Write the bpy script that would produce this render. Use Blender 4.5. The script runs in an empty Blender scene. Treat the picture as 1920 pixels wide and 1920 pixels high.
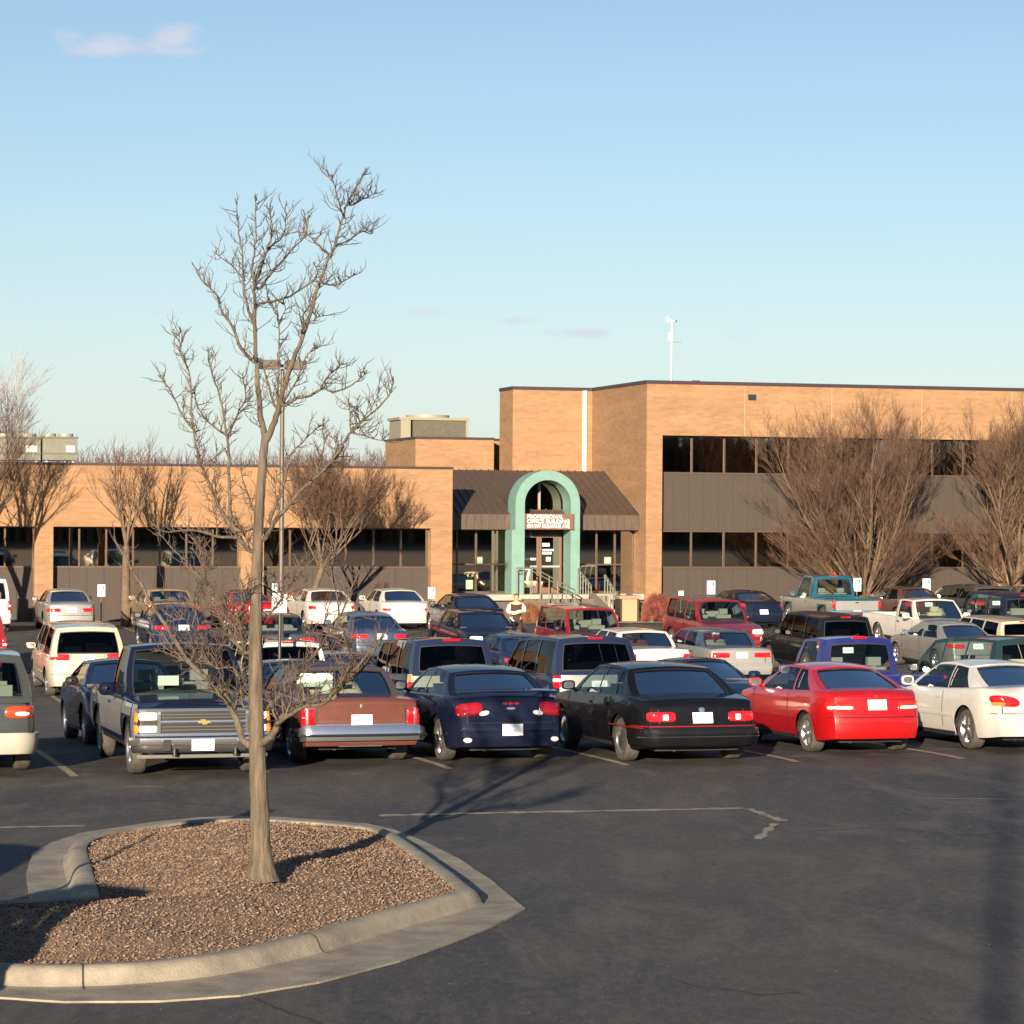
import bpy, bmesh, math, random
from mathutils import Vector, Matrix, Quaternion, noise

sc = bpy.context.scene
col = sc.collection
random.seed(7)
R = math.radians
# ------------------------------------------------------------------ camera
F = 5020.0            # focal length in pixels of the 1920 px photograph
HC = 3.7              # camera height
ROLL = 0.007
TH = R(15.8)          # the car park and the building are turned by this
CT, ST = math.cos(TH), math.sin(TH)
cam = bpy.data.cameras.new("camera")
cam.sensor_width = 36.0
cam.lens = 36.0 * F / 1920.0
cam.clip_start = 0.5
cam.clip_end = 6000
camo = bpy.data.objects.new("camera", cam)
col.objects.link(camo)
camo.matrix_world = Matrix.Translation((0, 0, HC)) @ Matrix.Rotation(R(90), 4, 'X') @ Matrix.Rotation(ROLL, 4, 'Z')
sc.camera = camo
# ------------------------------------------------------------------ sun and sky
SUN_AZ, SUN_EL = R(10.6), R(11.5)
wd = bpy.data.worlds.new("World")
sc.world = wd
wd.use_nodes = True
nt = wd.node_tree
nt.nodes.clear()


def N(nt, typ, **kw):
    n = nt.nodes.new(typ)
    for k, v in kw.items():
        setattr(n, k, v)
    return n


def mth(nt, op, a, b=None, c=None, clamp=False):
    n = nt.nodes.new('ShaderNodeMath')
    n.operation = op
    n.use_clamp = clamp
    for i, v in enumerate((a, b, c)):
        if v is None:
            continue
        if hasattr(v, 'is_linked') or hasattr(v, 'links'):
            nt.links.new(v, n.inputs[i])
        else:
            n.inputs[i].default_value = v
    return n.outputs[0]


sky = N(nt, 'ShaderNodeTexSky')
sky.sky_type = 'NISHITA'
sky.sun_disc = False
sky.sun_elevation = SUN_EL
sky.sun_rotation = math.pi + SUN_AZ
sky.altitude = 300
sky.air_density = 0.9
sky.dust_density = 0.3
sky.ozone_density = 2.1
tc = N(nt, 'ShaderNodeTexCoord')
sp = N(nt, 'ShaderNodeSeparateXYZ')
nt.links.new(tc.outputs['Generated'], sp.inputs[0])
cu = mth(nt, 'DIVIDE', sp.outputs[0], sp.outputs[1])
cw = mth(nt, 'DIVIDE', sp.outputs[2], sp.outputs[1])
nz = N(nt, 'ShaderNodeTexNoise')
nz.inputs['Scale'].default_value = 60
nz.inputs['Detail'].default_value = 6
nz.inputs['Roughness'].default_value = 0.6
mp = N(nt, 'ShaderNodeMapping')
mp.inputs['Scale'].default_value = (1, 1, 2.2)
nt.links.new(tc.outputs['Generated'], mp.inputs[0])
nt.links.new(mp.outputs[0], nz.inputs[0])
nval = mth(nt, 'MULTIPLY_ADD', nz.outputs[0], 3.4, -1.7)
base = None
# (direction x/y, z/y, half width, half height, strength)
CLOUDS = [((235 - 960) / F, (960 - 96) / F, 165 / F, 20 / F, .95), ((320 - 960) / F, (960 - 76) / F, 50 / F, 34 / F, .95), ((205 - 960) / F, (960 - 82) / F, 45 / F, 24 / F, .85),
          ((110 - 960) / F, (960 - 76) / F, 48 / F, 20 / F, .8),
          ((800 - 960) / F, (960 - 588) / F, 66 / F, 11 / F, .75), ((972 - 960) / F, (960 - 601) / F, 42 / F, 10 / F, .65),
          ((1086 - 960) / F, (960 - 624) / F, 78 / F, 12 / F, .85), ((300 - 960) / F, (960 - 590) / F, 70 / F, 10 / F, .15), ((640 - 960) / F, (960 - 575) / F, 60 / F, 10 / F, .12),
          ((1390 - 960) / F, (960 - 625) / F, 40 / F, 12 / F, .12)]
for (u0, w0, ru, rw, st) in CLOUDS:
    du = mth(nt, 'MULTIPLY_ADD', cu, 1 / ru, -u0 / ru)
    dw = mth(nt, 'MULTIPLY_ADD', cw, 1 / rw, -w0 / rw)
    d2 = mth(nt, 'ADD', mth(nt, 'MULTIPLY', du, du), mth(nt, 'MULTIPLY', dw, dw))
    m = mth(nt, 'SUBTRACT', mth(nt, 'ADD', nval, 1.15), d2)
    mr = N(nt, 'ShaderNodeMapRange')
    mr.interpolation_type = 'SMOOTHSTEP'
    nt.links.new(m, mr.inputs[0])
    mr.inputs[1].default_value = 0
    mr.inputs[2].default_value = 1.9
    mr.inputs[4].default_value = st
    base = mr.outputs[0] if base is None else mth(nt, 'MAXIMUM', base, mr.outputs[0])
front = mth(nt, 'GREATER_THAN', sp.outputs[1], 0.0)
base = mth(nt, 'MULTIPLY', base, front)
mix = N(nt, 'ShaderNodeMix', data_type='RGBA')
nt.links.new(base, mix.inputs[0])
hz = mth(nt, 'MULTIPLY', mth(nt, 'POWER', 2.718, mth(nt, 'MULTIPLY', mth(nt, 'ABSOLUTE', sp.outputs[2]), -11.0)), .90)
hmix = N(nt, 'ShaderNodeMix', data_type='RGBA')
nt.links.new(hz, hmix.inputs[0])
nt.links.new(sky.outputs[0], hmix.inputs[6])
hmix.inputs[7].default_value = (5.1, 5.75, 5.95, 1)
nt.links.new(hmix.outputs[2], mix.inputs[6])
mix.inputs[7].default_value = (5.2, 5.3, 6.1, 1)
bg = N(nt, 'ShaderNodeBackground')
SKY_STRENGTH = 0.058
bg.inputs[1].default_value = SKY_STRENGTH
nt.links.new(mix.outputs[2], bg.inputs[0])
wo = N(nt, 'ShaderNodeOutputWorld')
nt.links.new(bg.outputs[0], wo.inputs[0])
sl = bpy.data.lights.new("sun", 'SUN')
sl.energy = 5.0
sl.angle = R(0.5)
sl.color = (1.0, 0.83, 0.62)
so = bpy.data.objects.new("sun", sl)
col.objects.link(so)
sdir = Vector((math.sin(SUN_AZ) * math.cos(SUN_EL), math.cos(SUN_AZ) * math.cos(SUN_EL), -math.sin(SUN_EL)))
so.rotation_euler = sdir.to_track_quat('-Z', 'Y').to_euler()
so.location = (-20, -60, 40)
vs = sc.view_settings
vs.view_transform = 'Standard'
vs.look = 'None'
vs.exposure = 1.2
vs.gamma = 1.0
vs.use_curve_mapping = False
sc.cycles.max_bounces = 6
sc.cycles.transparent_max_bounces = 12
sc.cycles.use_denoising = True


# ------------------------------------------------------------------ geometry of the place
def undo(px, py):
    x, y = px - 960.0, py - 960.0
    return x + ROLL * y, y - ROLL * x


def G(v):
    """height of the ground along the depth of the car park"""
    pts = [(-400, 0.0), (38, 0.0), (42, -.08), (46, -.25), (52, -.55), (58, -.78), (64, -.84), (70, -.78), (78, -.58), (86, -.43), (91, -.4), (99, -.39), (4000, -.39)]
    for (a, ga), (b, gb_) in zip(pts, pts[1:]):
        if v <= b:
            t = (v - a) / (b - a)
            return ga + (gb_ - ga) * t
    return -.39


def L(u, v, z=0.0):
    return Vector((u * CT - v * ST, u * ST + v * CT, z))


def fac(px, py, v):
    """where the line of sight through a pixel meets the wall plane at depth v: (u, z)"""
    x, y = undo(px, py)
    Y = v / (CT - x / F * ST)
    X = x / F * Y
    return X * CT + Y * ST, HC - y / F * Y


def gnd(px, py, z=0.0):
    x, y = undo(px, py)
    Y = (HC - z) * F / y
    return Vector((x / F * Y, Y, z))


def interp(pts, x):
    if x <= pts[0][0]:
        return pts[0][1]
    for (a, fa), (b, fb) in zip(pts, pts[1:]):
        if x <= b:
            return fa + (fb - fa) * (x - a) / (b - a) if b > a else fb
    return pts[-1][1]


def lerp(a, b, t):
    return a + (b - a) * t


# ------------------------------------------------------------------ materials
MATS = {}


def mat(name, base, rough=.6, metal=0.0, coat=0.0, var=0.0, vscale=8.0, bump=0.0, bscale=40.0, dirt=0.0, spec=None, stretch=None, detail=4, alt=None):
    if name in MATS:
        return MATS[name]
    m = bpy.data.materials.new(name)
    m.use_nodes = True
    nt = m.node_tree
    b = nt.nodes['Principled BSDF']
    b.inputs['Base Color'].default_value = (*base, 1)
    b.inputs['Roughness'].default_value = rough
    b.inputs['Metallic'].default_value = metal
    b.inputs['Coat Weight'].default_value = coat
    b.inputs['Coat Roughness'].default_value = 0.025
    if spec is not None:
        b.inputs['Specular IOR Level'].default_value = spec
    tc = N(nt, 'ShaderNodeTexCoord')
    vec = tc.outputs['Object']
    if stretch:
        mp = N(nt, 'ShaderNodeMapping')
        mp.inputs['Scale'].default_value = stretch
        nt.links.new(vec, mp.inputs[0])
        vec = mp.outputs[0]
    last = None
    if var > 0 or alt:
        n1 = N(nt, 'ShaderNodeTexNoise')
        n1.inputs['Scale'].default_value = vscale
        n1.inputs['Detail'].default_value = detail
        n1.inputs['Roughness'].default_value = .65
        nt.links.new(vec, n1.inputs[0])
        mr = N(nt, 'ShaderNodeMapRange')
        nt.links.new(n1.outputs[0], mr.inputs[0])
        mr.inputs[1].default_value = .32
        mr.inputs[2].default_value = .68
        mx = N(nt, 'ShaderNodeMix', data_type='RGBA')
        nt.links.new(mr.outputs[0], mx.inputs[0])
        if alt:
            mx.inputs[6].default_value = (*base, 1)
            mx.inputs[7].default_value = (*alt, 1)
        else:
            mx.inputs[6].default_value = (*[c * (1 - var) for c in base], 1)
            mx.inputs[7].default_value = (*[min(1, c * (1 + var)) for c in base], 1)
        last = mx.outputs[2]
    if dirt > 0:
        n2 = N(nt, 'ShaderNodeTexNoise')
        n2.inputs['Scale'].default_value = 3.0
        n2.inputs['Detail'].default_value = 8
        n2.inputs['Roughness'].default_value = .7
        nt.links.new(tc.outputs['Object'], n2.inputs[0])
        mr2 = N(nt, 'ShaderNodeMapRange')
        nt.links.new(n2.outputs[0], mr2.inputs[0])
        mr2.inputs[1].default_value = .45
        mr2.inputs[2].default_value = .8
        mr2.inputs[4].default_value = dirt
        mx2 = N(nt, 'ShaderNodeMix', data_type='RGBA')
        nt.links.new(mr2.outputs[0], mx2.inputs[0])
        if last:
            nt.links.new(last, mx2.inputs[6])
        else:
            mx2.inputs[6].default_value = (*base, 1)
        mx2.inputs[7].default_value = (.12, .105, .09, 1)
        last = mx2.outputs[2]
        rr = mth(nt, 'MULTIPLY_ADD', mr2.outputs[0], .8, rough)
        nt.links.new(rr, b.inputs['Roughness'])
    if last:
        nt.links.new(last, b.inputs['Base Color'])
    if bump > 0:
        n3 = N(nt, 'ShaderNodeTexNoise')
        n3.inputs['Scale'].default_value = bscale
        n3.inputs['Detail'].default_value = 5
        nt.links.new(vec, n3.inputs[0])
        bp = N(nt, 'ShaderNodeBump')
        bp.inputs['Strength'].default_value = bump
        bp.inputs['Distance'].default_value = .02
        nt.links.new(n3.outputs[0], bp.inputs['Height'])
        nt.links.new(bp.outputs[0], b.inputs['Normal'])
    MATS[name] = m
    return m


def paint(name, base, metal=.0, rough=.32, dirt=.10):
    return mat('paint_' + name, base, rough if max(base) > .05 else .5, metal, .8 if max(base) > .05 else .55, spec=.5 if max(base) > .05 else .06, var=.06, vscale=2.5, dirt=dirt)


def glass(name, tint, refl=.06, gc=(.95, .97, 1), ior=1.36):
    m = bpy.data.materials.new(name)
    m.use_nodes = True
    nt = m.node_tree
    nt.nodes.clear()
    out = N(nt, 'ShaderNodeOutputMaterial')
    tr = N(nt, 'ShaderNodeBsdfTransparent')
    tr.inputs[0].default_value = (*tint, 1)
    gl = N(nt, 'ShaderNodeBsdfGlossy')
    gl.inputs['Roughness'].default_value = .02
    gl.inputs[0].default_value = (*gc, 1)
    fr = N(nt, 'ShaderNodeFresnel')
    fr.inputs[0].default_value = ior
    f = mth(nt, 'ADD', fr.outputs[0], refl, clamp=True)
    mx = N(nt, 'ShaderNodeMixShader')
    nt.links.new(f, mx.inputs[0])
    nt.links.new(tr.outputs[0], mx.inputs[1])
    nt.links.new(gl.outputs[0], mx.inputs[2])
    nt.links.new(mx.outputs[0], out.inputs[0])
    MATS[name] = m
    return m


def brick_mat():
    m = bpy.data.materials.new('brick')
    m.use_nodes = True
    nt = m.node_tree
    b = nt.nodes['Principled BSDF']
    b.inputs['Roughness'].default_value = .85
    tc = N(nt, 'ShaderNodeTexCoord')
    s = N(nt, 'ShaderNodeSeparateXYZ')
    nt.links.new(tc.outputs['Object'], s.inputs[0])
    cx = N(nt, 'ShaderNodeCombineXYZ')
    nt.links.new(mth(nt, 'ADD', s.outputs[0], s.outputs[1]), cx.inputs[0])
    nt.links.new(s.outputs[2], cx.inputs[1])
    bt = N(nt, 'ShaderNodeTexBrick')
    nt.links.new(cx.outputs[0], bt.inputs[0])
    bt.inputs['Color1'].default_value = (.305, .172, .086, 1)
    bt.inputs['Color2'].default_value = (.250, .138, .069, 1)
    bt.inputs['Mortar'].default_value = (.27, .175, .10, 1)
    bt.inputs['Scale'].default_value = 1
    bt.inputs['Mortar Size'].default_value = .008
    bt.inputs['Mortar Smooth'].default_value = .3
    bt.inputs['Brick Width'].default_value = .30
    bt.inputs['Row Height'].default_value = .10
    nz = N(nt, 'ShaderNodeTexNoise')
    nz.inputs['Scale'].default_value = .8
    nz.inputs['Detail'].default_value = 6
    mp = N(nt, 'ShaderNodeMapping')
    mp.inputs['Scale'].default_value = (.5, .5, 3)
    nt.links.new(tc.outputs['Object'], mp.inputs[0])
    nt.links.new(mp.outputs[0], nz.inputs[0])
    hs = N(nt, 'ShaderNodeHueSaturation')
    nt.links.new(bt.outputs[0], hs.inputs['Color'])
    nt.links.new(mth(nt, 'MULTIPLY_ADD', nz.outputs[0], .55, .72), hs.inputs['Value'])
    nt.links.new(hs.outputs[0], b.inputs['Base Color'])
    bp = N(nt, 'ShaderNodeBump')
    bp.inputs['Strength'].default_value = .4
    bp.inputs['Distance'].default_value = .01
    nt.links.new(bt.outputs[1], bp.inputs['Height'])
    bp.invert = True
    nt.links.new(bp.outputs[0], b.inputs['Normal'])
    return m


def asphalt_mat():
    m = bpy.data.materials.new('asphalt')
    m.use_nodes = True
    nt = m.node_tree
    b = nt.nodes['Principled BSDF']
    b.inputs['Roughness'].default_value = .82
    b.inputs['Specular IOR Level'].default_value = .35
    tc = N(nt, 'ShaderNodeTexCoord')
    v = tc.outputs['Object']

    def nse(scale, det, st=(1, 1, 1), rough=.6, dist=0):
        mp = N(nt, 'ShaderNodeMapping')
        mp.inputs['Scale'].default_value = st
        mp.inputs['Rotation'].default_value = (0, 0, -TH)
        nt.links.new(v, mp.inputs[0])
        n = N(nt, 'ShaderNodeTexNoise')
        n.inputs['Scale'].default_value = scale
        n.inputs['Detail'].default_value = det
        n.inputs['Roughness'].default_value = rough
        n.inputs['Distortion'].default_value = dist
        nt.links.new(mp.outputs[0], n.inputs[0])
        return n.outputs[0]

    def rng(s, a, b_, c=0., d=1.):
        mr = N(nt, 'ShaderNodeMapRange')
        nt.links.new(s, mr.inputs[0])
        for i, q in enumerate((a, b_, c, d)):
            mr.inputs[i + 1].default_value = q
        return mr.outputs[0]

    def mixc(f, a, b_):
        mx = N(nt, 'ShaderNodeMix', data_type='RGBA')
        nt.links.new(f, mx.inputs[0])
        for i, q in ((6, a), (7, b_)):
            if isinstance(q, tuple):
                mx.inputs[i].default_value = (*q, 1)
            else:
                nt.links.new(q, mx.inputs[i])
        return mx.outputs[2]
    c1 = mixc(rng(nse(.22, 5, (1, .55, 1)), .38, .62), (.034, .036, .044), (.082, .073, .066))
    c2 = mixc(rng(nse(.7, 7, (1.3, .5, 1), .72, .6), .50, .70, 0, .7), c1, (.17, .145, .12))
    vo = N(nt, 'ShaderNodeTexVoronoi')
    vo.inputs['Scale'].default_value = 70
    nt.links.new(v, vo.inputs[0])
    c3 = mixc(rng(vo.outputs['Distance'], 0, .35, .55, 0), c2, (.125, .115, .105))
    c4 = mixc(rng(nse(25, 3), .35, .75, 0, .6), c3, (.035, .036, .042))
    c4 = mixc(rng(nse(.55, 7, (1.2, .42, 1), .7, 1.2), .50, .66, 0, .7), c4, (.125, .107, .09))
    c4 = mixc(rng(nse(.9, 8, (1.3, .5, 1), .75, 2.0), .60, .64, 0, .5), c4, (.028, .028, .034))
    # far outside the car park the ground is dull winter grass
    s = N(nt, 'ShaderNodeSeparateXYZ')
    mpr = N(nt, 'ShaderNodeMapping')
    mpr.inputs['Rotation'].default_value = (0, 0, -TH)
    nt.links.new(v, mpr.inputs[0])
    nt.links.new(mpr.outputs[0], s.inputs[0])
    c4 = mixc(rng(nse(11, 7, (1, .4, 1), .85), .48, .62, 0, .45), c4, (.135, .12, .105))
    c4 = mixc(rng(nse(13, 7, (1, .4, 1), .85, .5), .50, .64, 0, .5), c4, (.03, .031, .036))
    # oil stains where the cars of the front row stand
    bandm = mth(nt, 'MULTIPLY', rng(s.outputs[1], 36.2, 37.6), rng(s.outputs[1], 48.5, 47.2))
    c4 = mixc(mth(nt, 'MULTIPLY', bandm, rng(nse(1.3, 5), .35, .55, 0, .75)), c4, (.026, .020, .016))
    far = rng(s.outputs[1], 110, 114)
    c5 = mixc(far, c4, (.13, .115, .06))
    nt.links.new(c5, b.inputs['Base Color'])
    bp = N(nt, 'ShaderNodeBump')
    bp.inputs['Strength'].default_value = .7
    bp.inputs['Distance'].default_value = .012
    nt.links.new(nse(60, 4), bp.inputs['Height'])
    nt.links.new(bp.outputs[0], b.inputs['Normal'])
    return m


M_ASPH = asphalt_mat()
M_BRICK = brick_mat()
M_COPING = mat('coping', (.05, .032, .04), .5, .3)
M_CONC = mat('concrete', (.165, .145, .115), .85, var=.2, vscale=2.6, bump=.35, bscale=45, alt=(.33, .29, .225), detail=11)
M_CONC2 = mat('landing_concrete', (.34, .30, .24), .85, var=.12, vscale=3, bump=.2)
M_PANEL = mat('brown_panel', (.050, .037, .030), .7, var=.12, vscale=6, stretch=(6, 6, .15))
M_ROOF = mat('awning_metal', (.088, .061, .046), .6, .15, var=.2, vscale=2.0, stretch=(3, 3, 1))
M_TEAL = mat('teal_render', (.145, .265, .235), .8, var=.08, vscale=3, bump=.15)
M_BRONZE = mat('bronze_frame', (.11, .075, .055), .45, .4)
M_BLACK = mat('black_rubber', (.014, .014, .015), .65)
M_DARK = mat('dark_trim', (.022, .022, .024), .45)
M_TYRE = mat('tyre_rubber', (.04, .037, .034), .85, var=.35, vscale=9, alt=(.085, .075, .064))
M_CHROME = mat('chrome', (.8, .79, .77), .2, .95)
M_ALLOY = mat('alloy', (.55, .55, .56), .32, .9)
M_RED = mat('red_lens', (.62, .008, .012), .10, 0, 1.0, var=.25, vscale=30)
M_AMBER = mat('amber_lens', (.85, .22, .015), .10, 0, 1.0)
M_CLEAR = mat('clear_lens', (.75, .75, .72), .25, .1, 1.0, var=.2, vscale=30)
M_PLATE = mat('number_plate', (.78, .82, .86), .45)
M_PLATEB = mat('plate_blue', (.10, .22, .45), .5)
M_WHITE = mat('white_sign', (.8, .8, .78), .5)
M_LETTER = mat('white_letter', (.86, .84, .78), .5)
M_BLUE = mat('blue_sign', (.02, .16, .5), .5)
M_SEATG = mat('seat_grey', (.24, .24, .24), .9)
M_SEATT = mat('seat_tan', (.55, .48, .36), .9)
M_SEATR = mat('seat_maroon', (.16, .03, .03), .9)
M_PAPER = mat('paper_sheet', (.62, .72, .62), .8)
M_BARK = mat('bark', (.055, .042, .030), .9, var=.3, vscale=16, bump=1.0, bscale=34, stretch=(1, 1, .14), alt=(.16, .125, .088), detail=12)
M_TWIG = mat('twig_bark', (.085, .06, .047), .9, var=.25, vscale=5)
M_TWIG2 = mat('twig_tan', (.10, .056, .037), .9, var=.25, vscale=3)
M_BARK2 = mat('bark_far', (.125, .085, .055), .9, var=.3, vscale=5)
M_METAL = mat('painted_steel', (.12, .10, .085), .5, .3)
M_GALV = mat('galvanised', (.45, .46, .45), .45, .6)
M_UNIT = mat('unit_metal', (.15, .15, .12), .6, .1, var=.12, vscale=4)
M_UNITD = mat('unit_coil', (.09, .08, .06), .8, var=.2, vscale=8)
M_GLASS = glass('car_glass', (.66, .74, .70), .0, (.55, .58, .62))
M_GLASSD = glass('car_glass_dark', (.07, .08, .09), .0, (.5, .52, .56))
M_BGLASS = glass('building_glass', (.24, .21, .17), .40, (1, .86, .68))
M_MULCH = mat('mulch', (.16, .10, .066), .95, bump=1.0, bscale=90, alt=(.30, .205, .145), vscale=16, detail=12)


# ------------------------------------------------------------------ mesh building
class MB:
    def __init__(s):
        s.v = []
        s.f = []

    def quad(s, a, b, c, d):
        n = len(s.v)
        s.v += [a, b, c, d]
        s.f.append((n, n + 1, n + 2, n + 3))

    def poly(s, pts):
        n = len(s.v)
        s.v += list(pts)
        s.f.append(tuple(range(n, n + len(pts))))

    def box(s, x0, x1, y0, y1, z0, z1):
        n = len(s.v)
        s.v += [(x0, y0, z0), (x1, y0, z0), (x1, y1, z0), (x0, y1, z0), (x0, y0, z1), (x1, y0, z1), (x1, y1, z1), (x0, y1, z1)]
        s.f += [(n, n + 3, n + 2, n + 1), (n + 4, n + 5, n + 6, n + 7), (n, n + 1, n + 5, n + 4), (n + 1, n + 2, n + 6, n + 5), (n + 2, n + 3, n + 7, n + 6), (n + 3, n, n + 4, n + 7)]

    def grid(s, rows, flip=False, closed=False):
        n = len(s.v)
        w = len(rows[0])
        for r in rows:
            s.v += [tuple(p) for p in r]
        for i in range(len(rows) - 1):
            for j in range(w if closed else w - 1):
                a = n + i * w + j
                b = n + i * w + (j + 1) % w
                q = (a, b, b + w, a + w)
                s.f.append(q[::-1] if flip else q)

    def tube(s, pts, rad, k=6, cap=True):
        """pts: list of Vectors, rad: list of radii"""
        rows = []
        up = Vector((0, 0, 1))
        prev = None
        for i, p in enumerate(pts):
            p = Vector(p)
            if i == 0:
                d = Vector(pts[1]) - p
            elif i == len(pts) - 1:
                d = p - Vector(pts[i - 1])
            else:
                d = Vector(pts[i + 1]) - Vector(pts[i - 1])
            if d.length < 1e-9:
                d = Vector((0, 0, 1))
            d.normalize()
            if prev is None:
                a = d.cross(up)
                if a.length < .05:
                    a = d.cross(Vector((1, 0, 0)))
                a.normalize()
            else:
                a = prev - d * prev.dot(d)
                if a.length < 1e-4:
                    a = d.orthogonal()
                a.normalize()
            prev = a
            b = d.cross(a)
            r = rad[i] if isinstance(rad, (list, tuple)) else rad
            rows.append([p + (a * math.cos(2 * math.pi * j / k) + b * math.sin(2 * math.pi * j / k)) * r for j in range(k)])
        n = len(s.v)
        s.grid(rows, closed=True)
        if cap:
            s.f.append(tuple(n + j for j in range(k))[::-1])
            m = n + (len(rows) - 1) * k
            s.f.append(tuple(m + j for j in range(k)))

    def cyl(s, c, axis, r, h, k=16, r2=None):
        c = Vector(c)
        a = Vector(axis).normalized()
        s.tube([c, c + a * h], [r, r if r2 is None else r2], k)

    def lathe(s, prof, k=24, axis='y'):
        """prof: (axial, radius) pairs about the y axis"""
        rows = []
        for (t, r) in prof:
            rows.append([(r * math.cos(2 * math.pi * j / k), t, r * math.sin(2 * math.pi * j / k)) for j in range(k)])
        s.grid(rows, closed=True)

    def build(s, name, m, parent=None, off=None, smooth=False, angle=45, loc=None):
        me = bpy.data.meshes.new(name)
        vv = s.v if off is None else [(p[0] - off[0], p[1] - off[1], p[2] - off[2]) for p in s.v]
        me.from_pydata([tuple(p) for p in vv], [], s.f)
        me.update()
        if smooth:
            me.shade_smooth()
            me.set_sharp_from_angle(angle=R(angle))
        me.materials.append(m)
        o = bpy.data.objects.new(name, me)
        col.objects.link(o)
        if parent:
            o.parent = parent
        if loc is not None:
            o.location = loc
        return o


def recalc(o):
    bm = bmesh.new()
    bm.from_mesh(o.data)
    bmesh.ops.recalc_face_normals(bm, faces=bm.faces)
    bm.to_mesh(o.data)
    bm.free()


def tag(o, label=None, cat=None, group=None, kind=None):
    if label:
        o['label'] = label
    if cat:
        o['category'] = cat
    if group:
        o['group'] = group
    if kind:
        o['kind'] = kind
    return o


def empty(name, loc, rz=0.0, label=None, cat=None, group=None):
    o = bpy.data.objects.new(name, None)
    col.objects.link(o)
    o.location = loc
    o.rotation_euler = (0, 0, rz)
    o.empty_display_size = .3
    return tag(o, label, cat, group)


def text_mb(txt, size, depth, m, name, parent, loc, rot=(R(90), 0, 0), align='CENTER', sx=1.0):
    cu = bpy.data.curves.new(name, 'FONT')
    cu.body = txt
    cu.size = size
    cu.extrude = depth
    cu.align_x = align
    cu.offset = size * .025
    tmp = bpy.data.objects.new('tmp', cu)
    col.objects.link(tmp)
    bpy.context.view_layer.update()
    me = bpy.data.meshes.new_from_object(tmp)
    bpy.data.objects.remove(tmp)
    me.materials.clear()
    me.materials.append(m)
    o = bpy.data.objects.new(name, me)
    col.objects.link(o)
    o.parent = parent
    o.location = loc
    o.rotation_euler = rot
    o.scale = (sx, 1, 1)
    return o


# ------------------------------------------------------------------ ground
vs_ = [-400, -100, -30, 0, 20, 30, 34] + [36 + i for i in range(66)] + [110, 140, 200, 400, 1000, 3000]
us_ = [-3000, -600, -150] + [-60 + 10 * i for i in range(16)] + [150, 600, 3000]
g = MB()
g.grid([[L(u, v, G(v)) for u in us_] for v in vs_])
grd = g.build('ground', M_ASPH, smooth=True)
recalc(grd)
tag(grd, kind='structure')
# ------------------------------------------------------------------ the office building
VL, VT = 97.5, 98.2
GB = -.40
boff = (14.0, VL, GB)
bld = empty('office_building', L(boff[0], boff[1], boff[2]), TH,
            'tan brick office building with low wing, taller block and teal arched entrance', 'building')


def bpart(mb, name, m, parent=None, **k):
    return mb.build(name, m, parent or bld, off=boff if parent is None or parent == bld or parent.type != 'EMPTY' else boff, **k)


def U(px, v, py=1000):
    return fac(px, py, v)[0]


def Z(px, py, v):
    return fac(px, py, v)[1]


REC = .42
# --- low wing
zr = Z(848, 880, VL)
zh = Z(848, 991, VL)
uL0 = U(-560, VL)
uL1 = U(848, VL)
piers = [(uL0, U(-420, VL)), (U(-300, VL), U(-262, VL)), (U(65, VL), U(100, VL)), (U(452, VL), U(495, VL)), (U(808, VL), uL1)]
wb = MB()
wb.box(uL0, uL1, VL, VL + .45, zh, zr)
for i, (a, b) in enumerate(piers):
    wb.box(a, b, VL, VL + .45, GB - .05, zh)
bpart(wb, 'wall', M_BRICK)
wb = MB()
wb.box(uL0, uL1, VL + .45, VL + 24, zr - .9, zr - .25)     # roof slab
wb.box(uL1 - .3, uL1, VL + .45, VL + 24, GB, zr - .9)
bpart(wb, 'roof', M_PANEL)
wb = MB()
wb.box(uL0, uL1 + .03, VL - .03, VL + .48, zr, zr + .09)
bpart(wb, 'coping', M_COPING)


def window_band(u0, u1, v, z0, z1, n, blinds=None, skip=0, hrail=None):
    w = MB()
    w.box(u0, u1, v, v + .02, z0, z1)
    win = bpart(w, 'window', M_BGLASS)
    f = MB()
    f.box(u0, u1, v - .05, v - .003, z0, z0 + .07)
    f.box(u0, u1, v - .05, v - .003, z1 - .05, z1)
    for i in range(1, n):
        uu = lerp(u0, u1, i / n)
        f.box(uu - .03, uu + .03, v - .045, v - .003, z0 + .07, z1 - .05)
    if hrail:
        f.box(u0, u1, v - .04, v - .004, hrail - .03, hrail + .03)
    fr = f.build('frame', M_BRONZE, win, off=boff)
    win_loc = win
    return win


def panel_band(u0, u1, v, z0, z1, groove=.6):
    w = MB()
    w.box(u0, u1, v, v + .1, z0, z1)
    n = max(1, int((u1 - u0) / groove))
    for i in range(1, n):
        uu = lerp(u0, u1, i / n)
        w.box(uu - .012, uu + .012, v - .02, v, z0, z1)
    return bpart(w, 'spandrel_panel', M_PANEL)


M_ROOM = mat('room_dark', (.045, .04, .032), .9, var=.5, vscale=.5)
M_BLIND = mat('blind', (.30, .27, .21), .8)
M_JAMB = mat('jamb', (.05, .038, .03), .8)
room = MB()
blinds = MB()
jam = MB()
zs_ = Z(848, 1066, VL)


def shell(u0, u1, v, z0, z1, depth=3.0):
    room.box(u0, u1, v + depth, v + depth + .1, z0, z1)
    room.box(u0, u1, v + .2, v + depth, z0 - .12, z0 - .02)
    room.box(u0, u1, v + .2, v + depth, z1 + .02, z1 + .12)


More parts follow.
